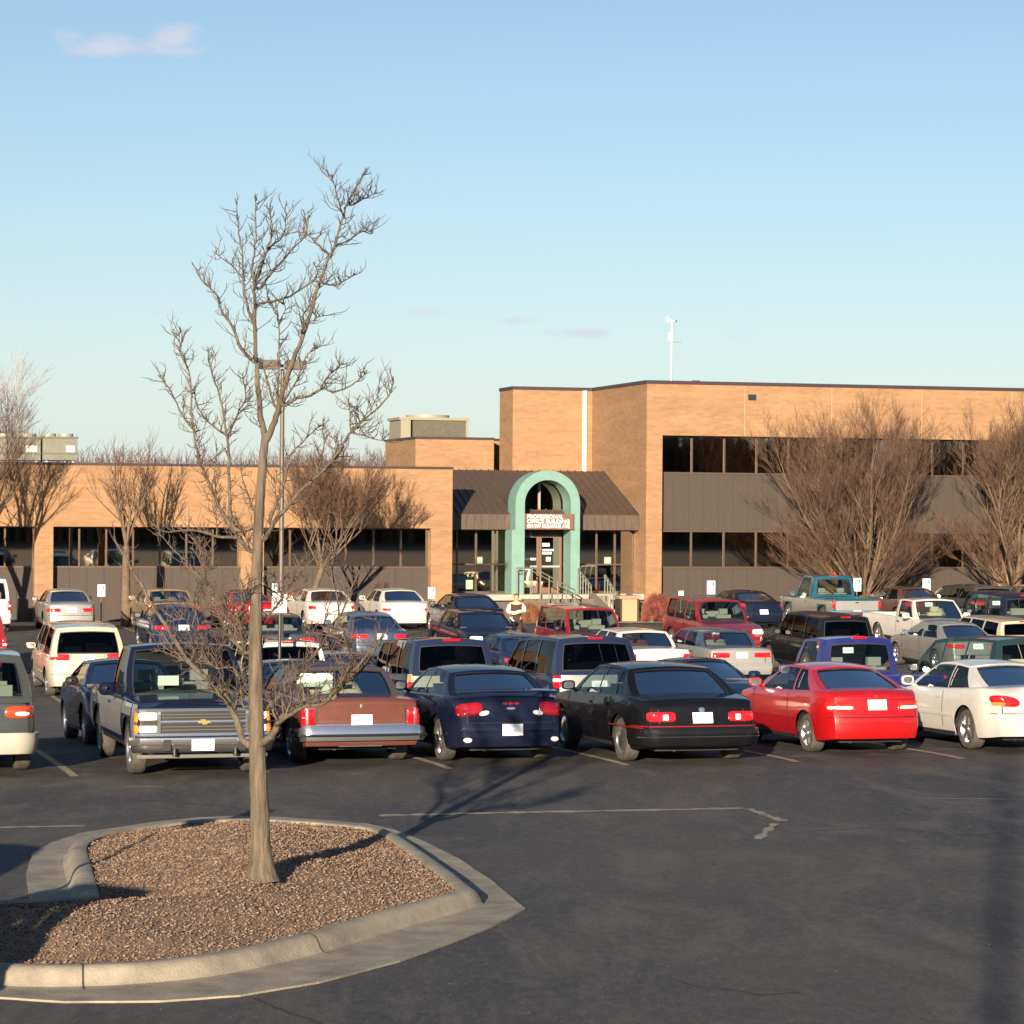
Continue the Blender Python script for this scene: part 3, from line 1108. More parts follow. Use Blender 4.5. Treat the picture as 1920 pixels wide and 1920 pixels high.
class Car:
    def __init__(s, style, **kw):
        d = dict(STY[style])
        d.update(kw)
        s.style = style
        s.__dict__.update(d)
        if 'scale' in kw:
            pass
        s.sec = [(0, .93), (.12, .965), (.3, .99), (.5, 1.0), (.7, .995), (.86, .98), (1, .955)]

    def hwx(s, x):
        t = min(1, abs(2 * x / s.L))
        return s.W / 2 * (1 - s.pa * t ** 4 - s.pb * t ** 14)

    def zt(s, x):
        return interp(s.top, x)

    def hw(s, x, z):
        return s.hwx(x) * interp(s.sec, (z - s.sill) / max(.1, (s.zt(x) - s.sill)))

    def dfm(s, x, y, z):
        r = sstep((-s.L / 2 + .8 - x) / .8)
        f = sstep((x - s.L / 2 + .8) / .8)
        yn = abs(2 * y / s.W)
        if r > 0:
            x += r * (interp(s.roff, z) + s.bow[0] * yn ** 3)
        if f > 0:
            x -= f * (interp(s.foff, z) + s.bow[1] * yn ** 3)
        return Vector((x, y, z))

    def zb(s, x):
        b = s.sill + .05 * (abs(2 * x / s.L) ** 8)
        Ra = s.R + .065
        for xa in s.ax:
            d = abs(x - xa)
            if d < Ra:
                b = max(b, s.R + math.sqrt(Ra * Ra - d * d))
        return b

    def side(s, x, z, sg, off=0):
        p = s.dfm(x, s.hw(x, z) * sg, z)
        p.y += sg * off
        return p

    def per(s, p, z, end, off=0.0):
        """a point of the rear (end=-1) or front (+1) perimeter at height z; p is the signed distance from the centre line"""
        def raw(p, z):
            xe = end * s.L / 2
            h = s.hw(xe * .9999, z)
            a = abs(p)
            sg = 1 if p >= 0 else -1
            if a <= h:
                return s.dfm(xe, p, z)
            x = xe - end * (a - h)
            return s.dfm(x, sg * s.hw(x, z), z)
        q = raw(p, z)
        if off:
            e = .02
            t1 = raw(p + e, z) - raw(p - e, z)
            t2 = raw(p, z + e) - raw(p, z - e)
            n = t1.cross(t2)
            if n.length > 1e-9:
                n.normalize()
                if n.dot(Vector((q.x - end * (s.L / 2 - 1.2), q.y, 0))) < 0:
                    n = -n
                q = q + n * off
        return q

    # patches -------------------------------------------------------
    def lens(s, mb, pc, z, rp, rz, e, end, off=.02, skew=0.0, k=20):
        rows = []
        for (f, o) in ((1.0, -.004), (1.0, off * .6), (.93, off), (.5, off * 1.1), (.001, off * 1.15)):
            row = []
            for j in range(k):
                a = 2 * math.pi * j / k
                ca, sa = math.cos(a), math.sin(a)
                xx = math.copysign(abs(ca) ** (2 / e), ca) * f
                yy = math.copysign(abs(sa) ** (2 / e), sa) * f
                sg = 1 if pc >= 0 else -1
                row.append(s.per(pc + rp * xx, z + rz * yy + skew * xx * sg * rz, end, o))
            rows.append(row)
        mb.grid(rows, closed=True, flip=(end > 0))

    def strip(s, mb, p0, p1, z0, z1, end, off=.01, n=14, depth=.004):
        rows = []
        kz = max(2, int((z1 - z0) / .05))
        for (z, o) in [(z0, -depth)] + [(lerp(z0, z1, j / kz), off * (1 + .15 * math.sin(math.pi * j / kz))) for j in range(kz + 1)] + [(z1, -depth)]:
            rows.append([s.per(lerp(p0, p1, i / n), z, end, o) for i in range(n + 1)])
        mb.grid(rows, flip=end > 0)
        for i in (0, n):
            mb.poly([r[i] for r in rows])

    def sstrip(s, mb, x0, x1, z0, z1, sg, off=.01, n=10):
        rows = []
        k = max(1, int((z1 - z0) / .05))
        for (z, o) in [(z0, -.004)] + [(lerp(z0, z1, j / k), off) for j in range(k + 1)] + [(z1, -.004)]:
            rows.append([s.side(lerp(x0, x1, i / n), z, sg, o) for i in range(n + 1)])
        mb.grid(rows, flip=sg > 0)

    # greenhouse ----------------------------------------------------
    def gy(s, x, q):
        xm = (s.gl[0] + s.gl[3]) / 2
        t = abs((x - xm) / ((s.gl[3] - s.gl[0]) / 2))
        return (lerp(s.gw[0], s.gw[1], q) + .025 * math.sin(math.pi * q)) * (1 - .06 * t ** 5) * s.W / 1.8

    def zroof(s, x):
        xm = (s.gl[1] + s.gl[2]) / 2 + .1
        h = (s.gl[2] - s.gl[1]) / 2 + .1
        return s.H - .045 - s.zc * ((x - xm) / h) ** 2

    def gside(s, xb, xt, q, sg, off=0):
        x = lerp(xb, xt, q)
        zb = s.zt(xb) - .03
        return Vector((x, sg * (s.gy(x, q) + off), lerp(zb, s.zroof(xt), q)))

    def gend(s, a, q, end, off=0):
        x0, x1 = (s.gl[3], s.gl[2]) if end > 0 else (s.gl[0], s.gl[1])
        x = lerp(x0, x1, q)
        bow = (.16 if s.style not in ('suv', 'pickup') else .08) * (1 - .35 * q)
        if end < 0:
            bow *= .6 if s.style not in ('pickup', 'suv', 'van') else .4
        z = lerp(s.zt(x0) - .03, s.zroof(x1), q) + .045 * (1 - a * a) * q
        p = Vector((x + end * (bow * (1 - a * a)), a * s.gy(x, q), z))
        if off:
            d = Vector((end * abs(s.zroof(x1) - s.zt(x0)), 0, abs(x0 - x1))).normalized()
            p += d * off
        return p


def make_vehicle(style, pt, label, category='car', name=None, rims='alloy', glassm=None, seat=None, kit=None, lower=None, roofm=None, mirror=None, vinyl=False, **kw):
    c = Car(style, **kw)
    glassm = glassm or M_GLASS
    seat = seat or M_SEATG
    nm = name or {'sedan': 'parked_sedan', 'boxy': 'parked_sedan', 'coupe': 'parked_coupe', 'suv': 'parked_suv', 'van': 'parked_minivan', 'pickup': 'pickup_truck'}[style]
    t = empty(nm, (0, 0, 0), 0, label, category)
    c.t = t
    Lh = c.L / 2
    # stations
    st = set([-Lh, Lh])
    for i in range(1, 10):
        d = .8 * (i / 9) ** 1.8
        st.add(-Lh + d)
        st.add(Lh - d)
    x = -Lh + .9
    while x < Lh - .8:
        st.add(x)
        x += .18
    Ra = c.R + .065
    st = sorted(v for v in st if all(abs(v - a) > Ra + .02 for a in c.ax))
    for a in c.ax:
        st += [a + Ra * .9999 * math.cos(math.pi * i / 14) for i in range(15)]
        st += [a - Ra - .001, a + Ra + .001]
    bed = getattr(c, 'bed', None)
    if bed:
        st += [bed[0], bed[0] + .002, bed[1], bed[1] + .002]
    st = sorted(set(round(v, 4) for v in st))
    K = 9
    fr = [1, .975, .88, .6, .3, 0]
    if bed:
        fr = [1, .975, .90, .898, .5, 0]

    def topz(x, f):
        if bed and bed[0] < x <= bed[1] and f < .9:
            return bed[2]
        z = c.zt(x)
        cr = .0 if bed and x < bed[1] + .01 else (.035 if x > c.gl[3] - .2 or x < c.gl[0] + .2 else .01)
        return z - c.round * .35 * f ** 12 + cr * (1 - f * f)
    rows = []
    for x in st:
        zb = c.zb(x)
        zt = c.zt(x) - c.round
        half = []
        for k in range(K):
            z = lerp(zb, zt, k / (K - 1))
            half.append((c.hw(x, z), z))
        ytop = half[-1][0]
        ring = [c.dfm(x, -y, z) for (y, z) in half]
        ring += [c.dfm(x, -ytop * f, topz(x, f)) for f in fr[1:]]
        ring += [c.dfm(x, ytop * f, topz(x, f)) for f in fr[1:-1][::-1]]
        ring += [c.dfm(x, y, z) for (y, z) in half[::-1]]
        rows.append(ring)
    b = MB()
    b.grid(rows)
    cols = [-f for f in fr] + fr[:-1][::-1]
    for end, x in ((-1, st[0]), (1, st[-1])):
        capr = []
        zb = c.zb(x)
        zt = c.zt(x) - c.round
        for k in range(K):
            z = lerp(zb, zt, k / (K - 1))
            y = c.hw(x, z)
            capr.append([c.dfm(x, y * f, z) for f in cols])
        yt = c.hw(x, zt)
        capr.append([c.dfm(x, yt * f, topz(x, abs(f))) for f in cols])
        b.grid(capr, flip=end < 0)
    bo = b.build('body', pt, t, smooth=True, angle=40)
    bm = bmesh.new()
    bm.from_mesh(bo.data)
    bmesh.ops.remove_doubles(bm, verts=bm.verts, dist=.0005)
    bmesh.ops.recalc_face_normals(bm, faces=bm.faces)
    bm.to_mesh(bo.data)
    bm.free()
    # underbody and wheel wells
    ub = MB()
    ub.box(-Lh + .3, Lh - .3, -(c.W / 2 - .34), c.W / 2 - .34, c.sill - .02, c.sill + .28)
    a0, a1 = c.ax
    w_ = c.W / 2 - .10
    ub.box(a0 + Ra + .03, a1 - Ra - .03, -w_, w_, c.sill - .01, c.sill + .25)
    for xa in c.ax:
        for sg in (-1, 1):
            rws = []
            for yy in (c.W / 2 - .045, c.W / 2 - .38):
                rws.append([(xa + (Ra - .004) * math.cos(math.pi * i / 14), sg * yy, c.R + (Ra - .004) * math.sin(math.pi * i / 14)) for i in range(15)] )
            ub.grid(rws)
            ub.poly([(p[0], sg * (c.W / 2 - .38), p[2]) for p in rws[1]])
    ub.cyl((-Lh + .9, .35, c.sill - .0), (-1, 0, 0), .035, .62, 8)
    ub.build('underbody', M_BLACK, t)
    # wheels
    for xa in c.ax:
        for sg in (-1, 1):
            w = MB()
            yo = sg * (c.W / 2 - .055)
            Rr = c.R
            rim = Rr * .66
            prof = [(0, rim), (.0 + .004, Rr * .93), (-.02, Rr * .985), (-.05, Rr), (-.16, Rr), (-.19, Rr * .985), (-.21, Rr * .93), (-.21, rim)]
            w.lathe([(sg * p[0], p[1]) for p in prof], 28)
            wo_ = w.build('wheel', M_TYRE, t, smooth=True, angle=50, loc=(xa, yo, Rr))
            rm = MB()
            rm.lathe([(-sg * .0, rim), (-sg * .012, rim * .97), (-sg * .03, rim * .90), (-sg * .06, rim * .86)], 24)
            if rims == 'steel':
                rm.lathe([(-sg * .03, rim * .9), (-sg * .012, rim * .72), (-sg * .03, rim * .5), (-sg * .012, rim * .3), (-sg * .008, .001)], 24)
            elif rims == 'cap':
                rm.lathe([(-sg * .02, rim * .9), (-sg * .002, rim * .7), (sg * .006, rim * .35), (sg * .01, .001)], 24)
            else:
                ns = 5 if rims == 'alloy' else 6
                for j in range(ns):
                    an = 2 * math.pi * j / ns + .3
                    for wd_ in (.042,):
                        pts = []
                        d = Vector((math.cos(an), 0, math.sin(an)))
                        e = Vector((-math.sin(an), 0, math.cos(an)))
                        for yy in (-sg * .05, -sg * .008):
                            pts.append([d * .03 + e * wd_ + Vector((0, yy, 0)), d * rim * .93 + e * wd_ * .8 + Vector((0, yy, 0)), d * rim * .93 - e * wd_ * .8 + Vector((0, yy, 0)), d * .03 - e * wd_ + Vector((0, yy, 0))])
                        rm.poly(pts[1])
                        rm.grid(pts, closed=True)
                rm.cyl((0, -sg * .05, 0), (0, sg, 0), .055, .05, 12)
            rm.build('rim', M_ALLOY if rims != 'cap' else M_CHROME, wo_, smooth=True, angle=35)
            dk = MB()
            dk.cyl((0, -sg * .10, 0), (0, sg, 0), rim * .9, .03, 20)
            dk.build('brake_disc', M_DARK, wo_)
    # greenhouse
    rm_ = roofm or pt
    ro_ = MB()
    x1r, x1f = c.gl[1], c.gl[2]
    na, nx = 12, 10
    rws = []
    pr = [c.gend(lerp(-1, 1, j / na), 1, -1) for j in range(na + 1)]
    pf = [c.gend(lerp(-1, 1, j / na), 1, 1) for j in range(na + 1)]
    for i in range(nx + 1):
        tx = i / nx
        x = lerp(x1r, x1f, tx)
        row = []
        for j in range(na + 1):
            a = lerp(-1, 1, j / na)
            xx = lerp(pr[j].x, pf[j].x, tx)
            row.append(Vector((xx, a * c.gy(x, 1), c.zroof(x) + .045 * (1 - a * a) + .008)))
        rws.append(row)
    ro_.grid(rws)
    edge = [[p + Vector((0, 0, 0)) for p in rws[0]], [p - Vector((0, 0, .03)) for p in rws[0]]]
    ro_.grid(edge)
    ro_.grid([[p for p in rws[-1]], [p - Vector((0, 0, .03)) for p in rws[-1]]])
    for j in (0, na):
        ro_.grid([[r[j] for r in rws], [r[j] - Vector((0, 0, .03)) for r in rws]])
    o = ro_.build('roof', rm_, t, smooth=True, angle=40)
    pl = MB()
    Q0, Q1 = c.rw[1], .93
    nq = 5

    def spatch(mb, xb0, xb1, xt0, xt1, q0, q1, sg, off):
        rws = []
        for i in range(nq + 1):
            q = lerp(q0, q1, i / nq)
            rws.append([c.gside(lerp(xb0, xb1, j / 3), lerp(xt0, xt1, j / 3), q, sg, off) for j in range(4)])
        mb.grid(rws, flip=sg > 0)
    for sg in (-1, 1):
        lines = [(c.gl[0], c.gl[1])]
        for w in c.wins:
            lines += [(w[0], w[2]), (w[1], w[3])]
        lines.append((c.gl[3], c.gl[2]))
        for i in range(len(lines) - 1):
            (b0, t0), (b1, t1) = lines[i], lines[i + 1]
            if i % 2 == 0:
                spatch(pl, b0, b1, t0, t1, 0, 1, sg, 0)
            else:
                spatch(pl, b0, b1, t0, t1, 0, .05, sg, 0)
                spatch(pl, b0, b1, t0, t1, Q1, 1, sg, 0)
                gm = MB()
                spatch(gm, b0, b1, t0, t1, .05, Q1, sg, -.012)
                gm.build('side_window', glassm, t, smooth=True)

    def epatch(mb, a0, a1, q0, q1, end, off):
        rws = []
        for i in range(5):
            q = lerp(q0, q1, i / 4)
            rws.append([c.gend(lerp(a0, a1, j / 8), q, end, off) for j in range(9)])
        mb.grid(rws, flip=end > 0)
    for end in (-1, 1):
        ra, q0, q1 = c.rw if end < 0 else (.91, .03, .94)
        epatch(pl, -1, -ra, 0, 1, end, 0)
        epatch(pl, ra, 1, 0, 1, end, 0)
        epatch(pl, -ra, ra, 0, q0, end, 0)
        epatch(pl, -ra, ra, q1, 1, end, 0)
        gm = MB()
        epatch(gm, -ra, ra, q0, q1, end, -.012)
        gm.build('rear_window' if end < 0 else 'windshield', glassm, t, smooth=True)
        # black seal round the glass
        sl_ = MB()
        for (a, b_, u, v) in ((-ra, -ra + .025, q0, q1), (ra - .025, ra, q0, q1), (-ra, ra, q0, q0 + .04), (-ra, ra, q1 - .03, q1)):
            epatch(sl_, a, b_, u, v, end, .003)
        sl_.build('window_seal', M_DARK, t, smooth=True)
    pl.build('pillars', rm_ if vinyl else pt, t, smooth=True, angle=35)
    # interior
    it = MB()
    zbel = c.zt(0) + .012
    g0, g1 = c.gl[0] + .12, c.gl[3] - .05
    ww = c.gw[0] * c.W / 1.8 - .06
    it.box(g0, g1, -ww, ww, zbel - .03, zbel + .012)
    it.build('cabin_floor', mat('cabin_grey', (.09, .09, .09), .9), t)
    se = MB()
    sx = .1 if style != 'pickup' else .05
    for sg in (-1, 1):
        se.box(sx - .28, sx - .12, sg * .38 - .23, sg * .38 + .23, zbel, zbel + .12)
        se.box(sx - .27, sx - .16, sg * .38 - .13, sg * .38 + .13, zbel + .14, zbel + .30)
        se.box(sx - .24, sx - .2, sg * .38 - .05, sg * .38 + .05, zbel + .1, zbel + .16)
    if style not in ('pickup',):
        bx = sx - 1.1
        if style in ('suv', 'van'):
            for sg in (-1, 1):
                se.box(bx, bx + .12, sg * .36 - .26, sg * .36 + .26, zbel, zbel + .22)
            if style == 'van':
                for sg in (-1, 1):
                    se.box(bx - .85, bx - .73, sg * .36 - .26, sg * .36 + .26, zbel, zbel + .2)
        else:
            se.box(bx, bx + .2, -.62, .62, zbel, zbel + .07)
            for sg in (-1, 1):
                se.box(bx + .03, bx + .13, sg * .38 - .13, sg * .38 + .13, zbel + .06, zbel + .15)
    se.build('seats', seat, t)
    # mirrors
    for sg in (-1, 1):
        mm = MB()
        mx = c.gl[3] - .42 if style != 'pickup' else c.gl[3] - .32
        my = c.W / 2 + (.06 if style != 'pickup' else .14)
        mz = c.zt(mx) + .09
        hh_, ww_ = (.075, .11) if style not in ('pickup',) else (.10, .12)
        rws = []
        for (dx, f) in ((-.05, .86), (-.045, 1.), (.02, .95), (.06, .7), (.08, .2)):
            rws.append([(mx + dx, sg * my + ww_ * f * math.copysign(abs(math.cos(a)) ** .6, math.cos(a)), mz + hh_ * f * math.copysign(abs(math.sin(a)) ** .6, math.sin(a))) for a in [2 * math.pi * i / 14 for i in range(14)]])
        mm.grid(rws, closed=True)
        mm.poly(rws[0])
        mm.tube([(mx + .02, sg * (c.W / 2 - .14), c.zt(mx) - .02), (mx + .02, sg * my, mz - .02)], .025, 6)
        o = mm.build('side_mirror', mirror or pt, t, smooth=True, angle=50)
        mg = MB()
        mg.poly([(p[0] - .003, sg * my + (p[1] - sg * my) * .85, mz + (p[2] - mz) * .85) for p in rws[0]])
        mg.build('mirror_glass', M_CHROME, o)
    # door seams and handles
    lines = []
    for w in c.wins:
        lines += [w[0], w[1]]
    seams = [lines[-1] + .06, lines[-2] - .04] + ([lines[-4] - .04] if style in ('sedan', 'boxy', 'suv', 'van') else [])
    for sg in (-1, 1):
        dr = MB()
        for x in seams:
            c.sstrip(dr, x - .009, x + .009, c.sill + .12 if c.zb(x) < c.sill + .2 else c.zb(x) + .02, c.zt(x) - .04, sg, .0035, 1)
        dr.build('door_seams', M_BLACK, t)
        for x in ([seams[1] + .16] + ([seams[2] + .16] if len(seams) > 2 else [])):
            dh = MB()
            c.sstrip(dh, x - .08, x + .08, c.zt(x) - .155, c.zt(x) - .12, sg, .022, 2)
            dh.build('door_handle', pt if style not in ('boxy', 'pickup', 'suv') else M_DARK, t)
    if style in ('sedan', 'boxy', 'coupe', 'van'):
        for sg in (-1, 1):
            mm = MB()
            c.sstrip(mm, c.ax[0] + Ra + .03, c.ax[1] - Ra - .03, .50, .545, sg, .014, 12)
            mm.build('side_moulding', M_DARK if style == 'boxy' else pt, t)
    if style in ('sedan', 'boxy', 'coupe'):
        for sg in (-1, 1):
            mm = MB()
            c.strip(mm, sg * .66 - .008, sg * .66 + .008, .60, c.zt(-Lh) - .03, -1, .003, 1)
            mm.build('trunk_gap', M_BLACK, t)
    for sg in (-1, 1):
        mm = MB()
        c.sstrip(mm, c.ax[0] + Ra + .02, c.ax[1] - Ra - .02, c.sill + .003, c.sill + .06, sg, .004, 8)
        mm.build('rocker_panel', M_DARK, t)
    if lower:
        lw = MB()
        for sg in (-1, 1):
            c.sstrip(lw, c.ax[0] + Ra + .01, c.ax[1] - Ra - .01, c.sill + .002, lower[1], sg, .008, 12)
        lw.build('lower_cladding', lower[0], t)
    (kit or kit_plain)(c, t, pt)
    LEN[t.name] = c.L
    return t


def lens_pair(c, t, name, m, pc, z, rp, rz, e=4, end=-1, off=.02, skew=0):
    for sg in (-1, 1):
        mb = MB()
        c.lens(mb, sg * pc, z, rp, rz, e, end, off, skew)
        mb.build(name, m, t, smooth=True, angle=50)


def plate(c, t, z, m=None, end=-1, pc=0.0, text=True):
    mb = MB()
    o = .028
    rows = [[c.per(pc + x, z + y, end, o) for x in (-.155, 0, .155)] for y in (-.078, .078)]
    mb.grid(rows, flip=end > 0)
    rows2 = [[c.per(pc + x, z + y, end, -.004) for x in (-.155, 0, .155)] for y in (-.078, .078)]
    mb.grid([rows[0], rows2[0]])
    mb.grid([rows[1], rows2[1]])
    p = mb.build('licence_plate', m or M_PLATE, t)
    if text:
        mb = MB()
        c.strip(mb, pc - .10, pc + .10, z - .032, z + .026, end, o + .003, 2, depth=-o - .001)
        # only the faint ridge of the number shows at this distance
        mb.build('plate_number', mat('plate_print', (.34, .42, .55), .6, alt=(.75, .78, .82), vscale=45, detail=1), p)
    return p


def bumper(c, t, m, z0, z1, end=-1, off=.05, wrap=.35, name='bumper'):
    h = c.hw(end * c.L / 2 * .9999, (z0 + z1) / 2) + wrap
    mb = MB()
    c.strip(mb, -h, h, z0, z1, end, off, 28)
    return mb.build(name, m, t, smooth=True, angle=40)


def line(c, t, m, z0, z1, p, end=-1, off=.006, name='trunk_seam'):
    mb = MB()
    c.strip(mb, -p, p, z0, z1, end, off, 16)
    return mb.build(name, m, t)


def front_plain(c, t, pt, hz=None, boxy=False):
    z = hz or (c.zt(c.L / 2) - .06)
    ph = c.W / 2 - .26
    lens_pair(c, t, 'headlight', M_CLEAR, ph, z, .19, .075 if not boxy else .09, 5 if not boxy else 8, 1, .012)
    mb = MB()
    c.strip(mb, -.36, .36, z - .05, z + .05, 1, .008)
    mb.build('grille', M_DARK, t)
    line(c, t, M_DARK, .36, .38, c.W / 2 - .1, 1, .006, 'bumper_seam')


def rear_wiper(c, t):
    mb = MB()
    a, b = c.gend(.05, .14, -1, .02), c.gend(-.45, .30, -1, .02)
    mb.tube([a, b], .012, 5)
    mb.tube([a, c.gend(.05, .02, -1, .01)], .014, 5)
    mb.build('rear_wiper', M_DARK, t)


def kit_plain(c, t, pt, tail=None):
    zt = c.zt(-c.L / 2)
    lens_pair(c, t, 'tail_light', M_RED, c.W / 2 - .22, zt - .13, .20, .07, 5)
    plate(c, t, zt - .2 if c.style != 'suv' else .75)
    line(c, t, M_BLACK, .555, .567, c.W / 2 - .12)
    front_plain(c, t, pt)


def put(t, px, v, away=True, dz=0.0, py=1250, rot=0.0):
    """px: the pixel column of the centre of the face nearest the camera, v its row depth"""
    x, y = undo(px, py)
    Y = v / (CT - x / F * ST)
    X = x / F * Y
    u = X * CT + Y * ST
    vc = v + LEN[t.name] / 2
    zf, zr_ = G(vc + 1.4), G(vc - 1.4)
    t.location = L(u, vc, (zf + zr_) / 2 + dz)
    pitch = math.atan2(zf - zr_, 2.8)
    t.rotation_mode = 'XYZ'
    t.rotation_euler = (0, -pitch if away else pitch, TH + (R(90) if away else R(-90)) + rot)
    return t
# ------------------------------------------------------------------ the individual vehicles
P_NAVY = paint('navy', (.006, .009, .026), dirt=.04)
P_BLACK = paint('black', (.005, .005, .007), dirt=.035)
P_RED = paint('red', (.33, .003, .005), dirt=.07)
P_WHITE = paint('white', (.52, .50, .465), dirt=.06, rough=.4)
P_MAROON = paint('maroon', (.13, .042, .03), .2)
P_SILVER = paint('silver', (.34, .335, .32), .45, .38)
P_PEWTER = paint('pewter', (.28, .27, .25), .45, .4)
P_CREAM = paint('champagne', (.46, .40, .30), .15, .4)
P_TEAL = paint('teal', (.005, .07, .11), .1)
P_BLUE = paint('blue', (.007, .010, .11))
P_DBLUE = paint('dark_blue', (.009, .018, .05), dirt=.05)
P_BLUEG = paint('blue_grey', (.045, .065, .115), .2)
P_DGREEN = paint('dark_green', (.012, .03, .035))
P_DKRED = paint('dark_red', (.19, .007, .011))
P_GOLD = paint('gold', (.30, .20, .11), .3)
P_BURG = paint('burgundy', (.10, .045, .04), .2)
P_GREY = paint('grey', (.055, .055, .06), .2)
P_OLIVE = paint('olive_grey', (.055, .062, .058), .3)
P_VINYL = mat('vinyl_roof', (.045, .035, .042), .7)

CARS = {}


def front_kit_pass(c, t, pt):
    front_plain(c, t, pt)


# --- front row ------------------------------------------------------
def kit_grandam(c, t, pt):
    lens_pair(c, t, 'tail_light', mat('dark_red_lens', (.28, .004, .008), .10, 0, 1.0), .63, .80, .20, .095, 3.2, -1, .02, -.25)
    lens_pair(c, t, 'reverse_light', M_CLEAR, .41, .745, .075, .035, 2.4, -1, .024, -.35)
    lens_pair(c, t, 'fog_reflector', M_CLEAR, .66, .36, .06, .035, 2.2, -1, .012)
    plate(c, t, .50)
    line(c, t, M_BLACK, .60, .612, .62)
    mb = MB()
    c.lens(mb, 0, .815, .07, .02, 2.5, -1, .012)
    mb.build('badge', M_CHROME, t)
    # spoiler with its brake lamp
    sp_ = MB()
    zt = c.zt(-2.1)
    rows = []
    for (dx, dz) in ((-.02, .035), (.0, .06), (.16, .085), (.26, .055), (.10, .045), (-.02, .035)):
        rows.append([(-2.13 + dx + .10 * abs(y) ** 3, y, zt + .04 + dz - .05 * abs(y) ** 4) for y in [lerp(-.78, .78, i / 14) for i in range(15)]])
    sp_.grid(rows)
    for i in (0, 14):
        sp_.poly([r[i] for r in rows[:-1]])
    for sg in (-1, 1):
        sp_.box(-2.08, -1.95, sg * .62 - .04, sg * .62 + .04, zt - .02, zt + .09)
    s = sp_.build('spoiler', pt, t, smooth=True, angle=35)
    bl = MB()
    for k in (-1, 0, 1):
        c.lens(bl, k * .09, .885, .035, .018, 5, -1, .012)
    bl.build('brake_light', mat('dark_red_lens', (.28, .004, .008), .10, 0, 1.0), t)
    mb = MB()
    for sg in (-1, 1):
        c.sstrip(mb, c.ax[0] + .4, c.ax[1] - .42, .50, .60, sg, .018, 8)
    mb.build('side_cladding', pt, t)
    front_plain(c, t, pt)


def kit_caprice(c, t, pt):
    lens_pair(c, t, 'tail_light', M_RED, .62, .70, .21, .072, 5, -1, .018)
    mb = MB()
    for sg in (-1, 1):
        c.lens(mb, sg * .56, .69, .045, .045, 5, -1, .024)
    mb.build('reverse_light', M_CLEAR, t)
    plate(c, t, .68, M_WHITE)
    mb = MB()
    c.lens(mb, 0, .80, .045, .035, 3, -1, .012)
    mb.build('badge', M_CHROME, t)
    bumper(c, t, P_BLACK, .30, .52, -1, .06, .5)
    line(c, t, mat('red_stripe', (.25, .01, .01), .4), .555, .568, c.W / 2 + .3, -1, .012, 'stripe')
    line(c, t, M_CHROME, .408, .420, c.W / 2 - .02, -1, .07, 'bumper_trim')
    mb = MB()
    for sg in (-1, 1):
        c.sstrip(mb, -2.45, 2.4, .53, .545, sg, .008, 40)
    mb.build('side_stripe', mat('red_stripe', (.25, .01, .01), .4), t)
    front_plain(c, t, pt)


def kit_civic(c, t, pt):
    lens_pair(c, t, 'tail_light', mat('bright_red_lens', (.75, .02, .01), .08, 0, 1.0), .58, .745, .215, .078, 7, -1, .018)
    mb = MB()
    for sg in (-1, 1):
        c.lens(mb, sg * .58, .725, .19, .026, 6, -1, .026)
    mb.build('reverse_light', M_CLEAR, t, smooth=True)
    plate(c, t, .765, M_WHITE)
    mb = MB()
    c.lens(mb, 0, .895, .035, .028, 3, -1, .012)
    mb.build('badge', mat('badge_red', (.45, .05, .05), .3, .5), t)
    line(c, t, mat('seam_red', (.04, .001, .002), .6), .572, .586, c.W / 2 - .05)
    line(c, t, mat('seam_red', (.04, .001, .002), .6), .843, .852, .66)
    front_plain(c, t, pt)


def kit_alero(c, t, pt):
    lens_pair(c, t, 'tail_light', M_RED, .60, .80, .225, .085, 2.3, -1, .025, .35)
    lens_pair(c, t, 'amber_light', M_AMBER, .70, .755, .10, .028, 2.6, -1, .030)
    plate(c, t, .74)
    line(c, t, mat('seam_grey', (.10, .09, .08), .6), .598, .611, c.W / 2 - .05)
    mb = MB()
    mb.box(-2.28, -1.7, -.25, .25, .22, .27)
    mb.build('exhaust_shield', M_DARK, t)
    front_plain(c, t, pt)


def kit_brown(c, t, pt):
    lens_pair(c, t, 'tail_light', M_RED, .80, .70, .115, .125, 8, -1, .02)
    for sg in (-1, 1):
        mb = MB()
        c.strip(mb, sg * .80 - .015, sg * .80 + .015, .57, .83, -1, .03, 2)
        mb.build('lamp_trim', M_CHROME, t)
    line(c, t, M_CHROME, .575, .60, .67, -1, .012, 'chrome_strip')
    plate(c, t, .66, M_PLATE)
    bumper(c, t, M_CHROME, .37, .53, -1, .09, .3)
    mb = MB()
    c.strip(mb, -.9, .9, .43, .47, -1, .115, 16)
    mb.build('bumper_strip', M_BLACK, t)
    mb = MB()
    c.lens(mb, 0, .86, .016, .035, 3, -1, .012)
    mb.build('badge', M_CHROME, t)
    mb = MB()
    c.strip(mb, -.3, .35, .28, .34, -1, -.02, 8)
    mb.build('rear_valance', mat('pale_blue_grey', (.25, .33, .42), .5), t)
    # a paper sheet on the parcel shelf
    mb = MB()
    mb.box(-1.28, -1.26, .18, .72, c.zt(-1.2) + .13, c.zt(-1.2) + .33)
    mb.box(-1.28, -1.26, .18, .34, c.zt(-1.2) + .04, c.zt(-1.2) + .13)
    mb.build('paper_sheet', M_PAPER, t)
    front_plain(c, t, pt, None, True)


def kit_van_left(c, t, pt):
    lens_pair(c, t, 'tail_light', mat('orange_red_lens', (.75, .05, .01), .1, 0, 1.0), .74, .86, .27, .085, 3.5, -1, .025)
    lens_pair(c, t, 'reverse_light', M_CLEAR, .70, .835, .10, .03, 2.6, -1, .033)
    bumper(c, t, mat('champagne_bumper', (.42, .40, .34), .45, .2, .5), .30, .56, -1, .06, .5)
    plate(c, t, .80)
    front_plain(c, t, pt)


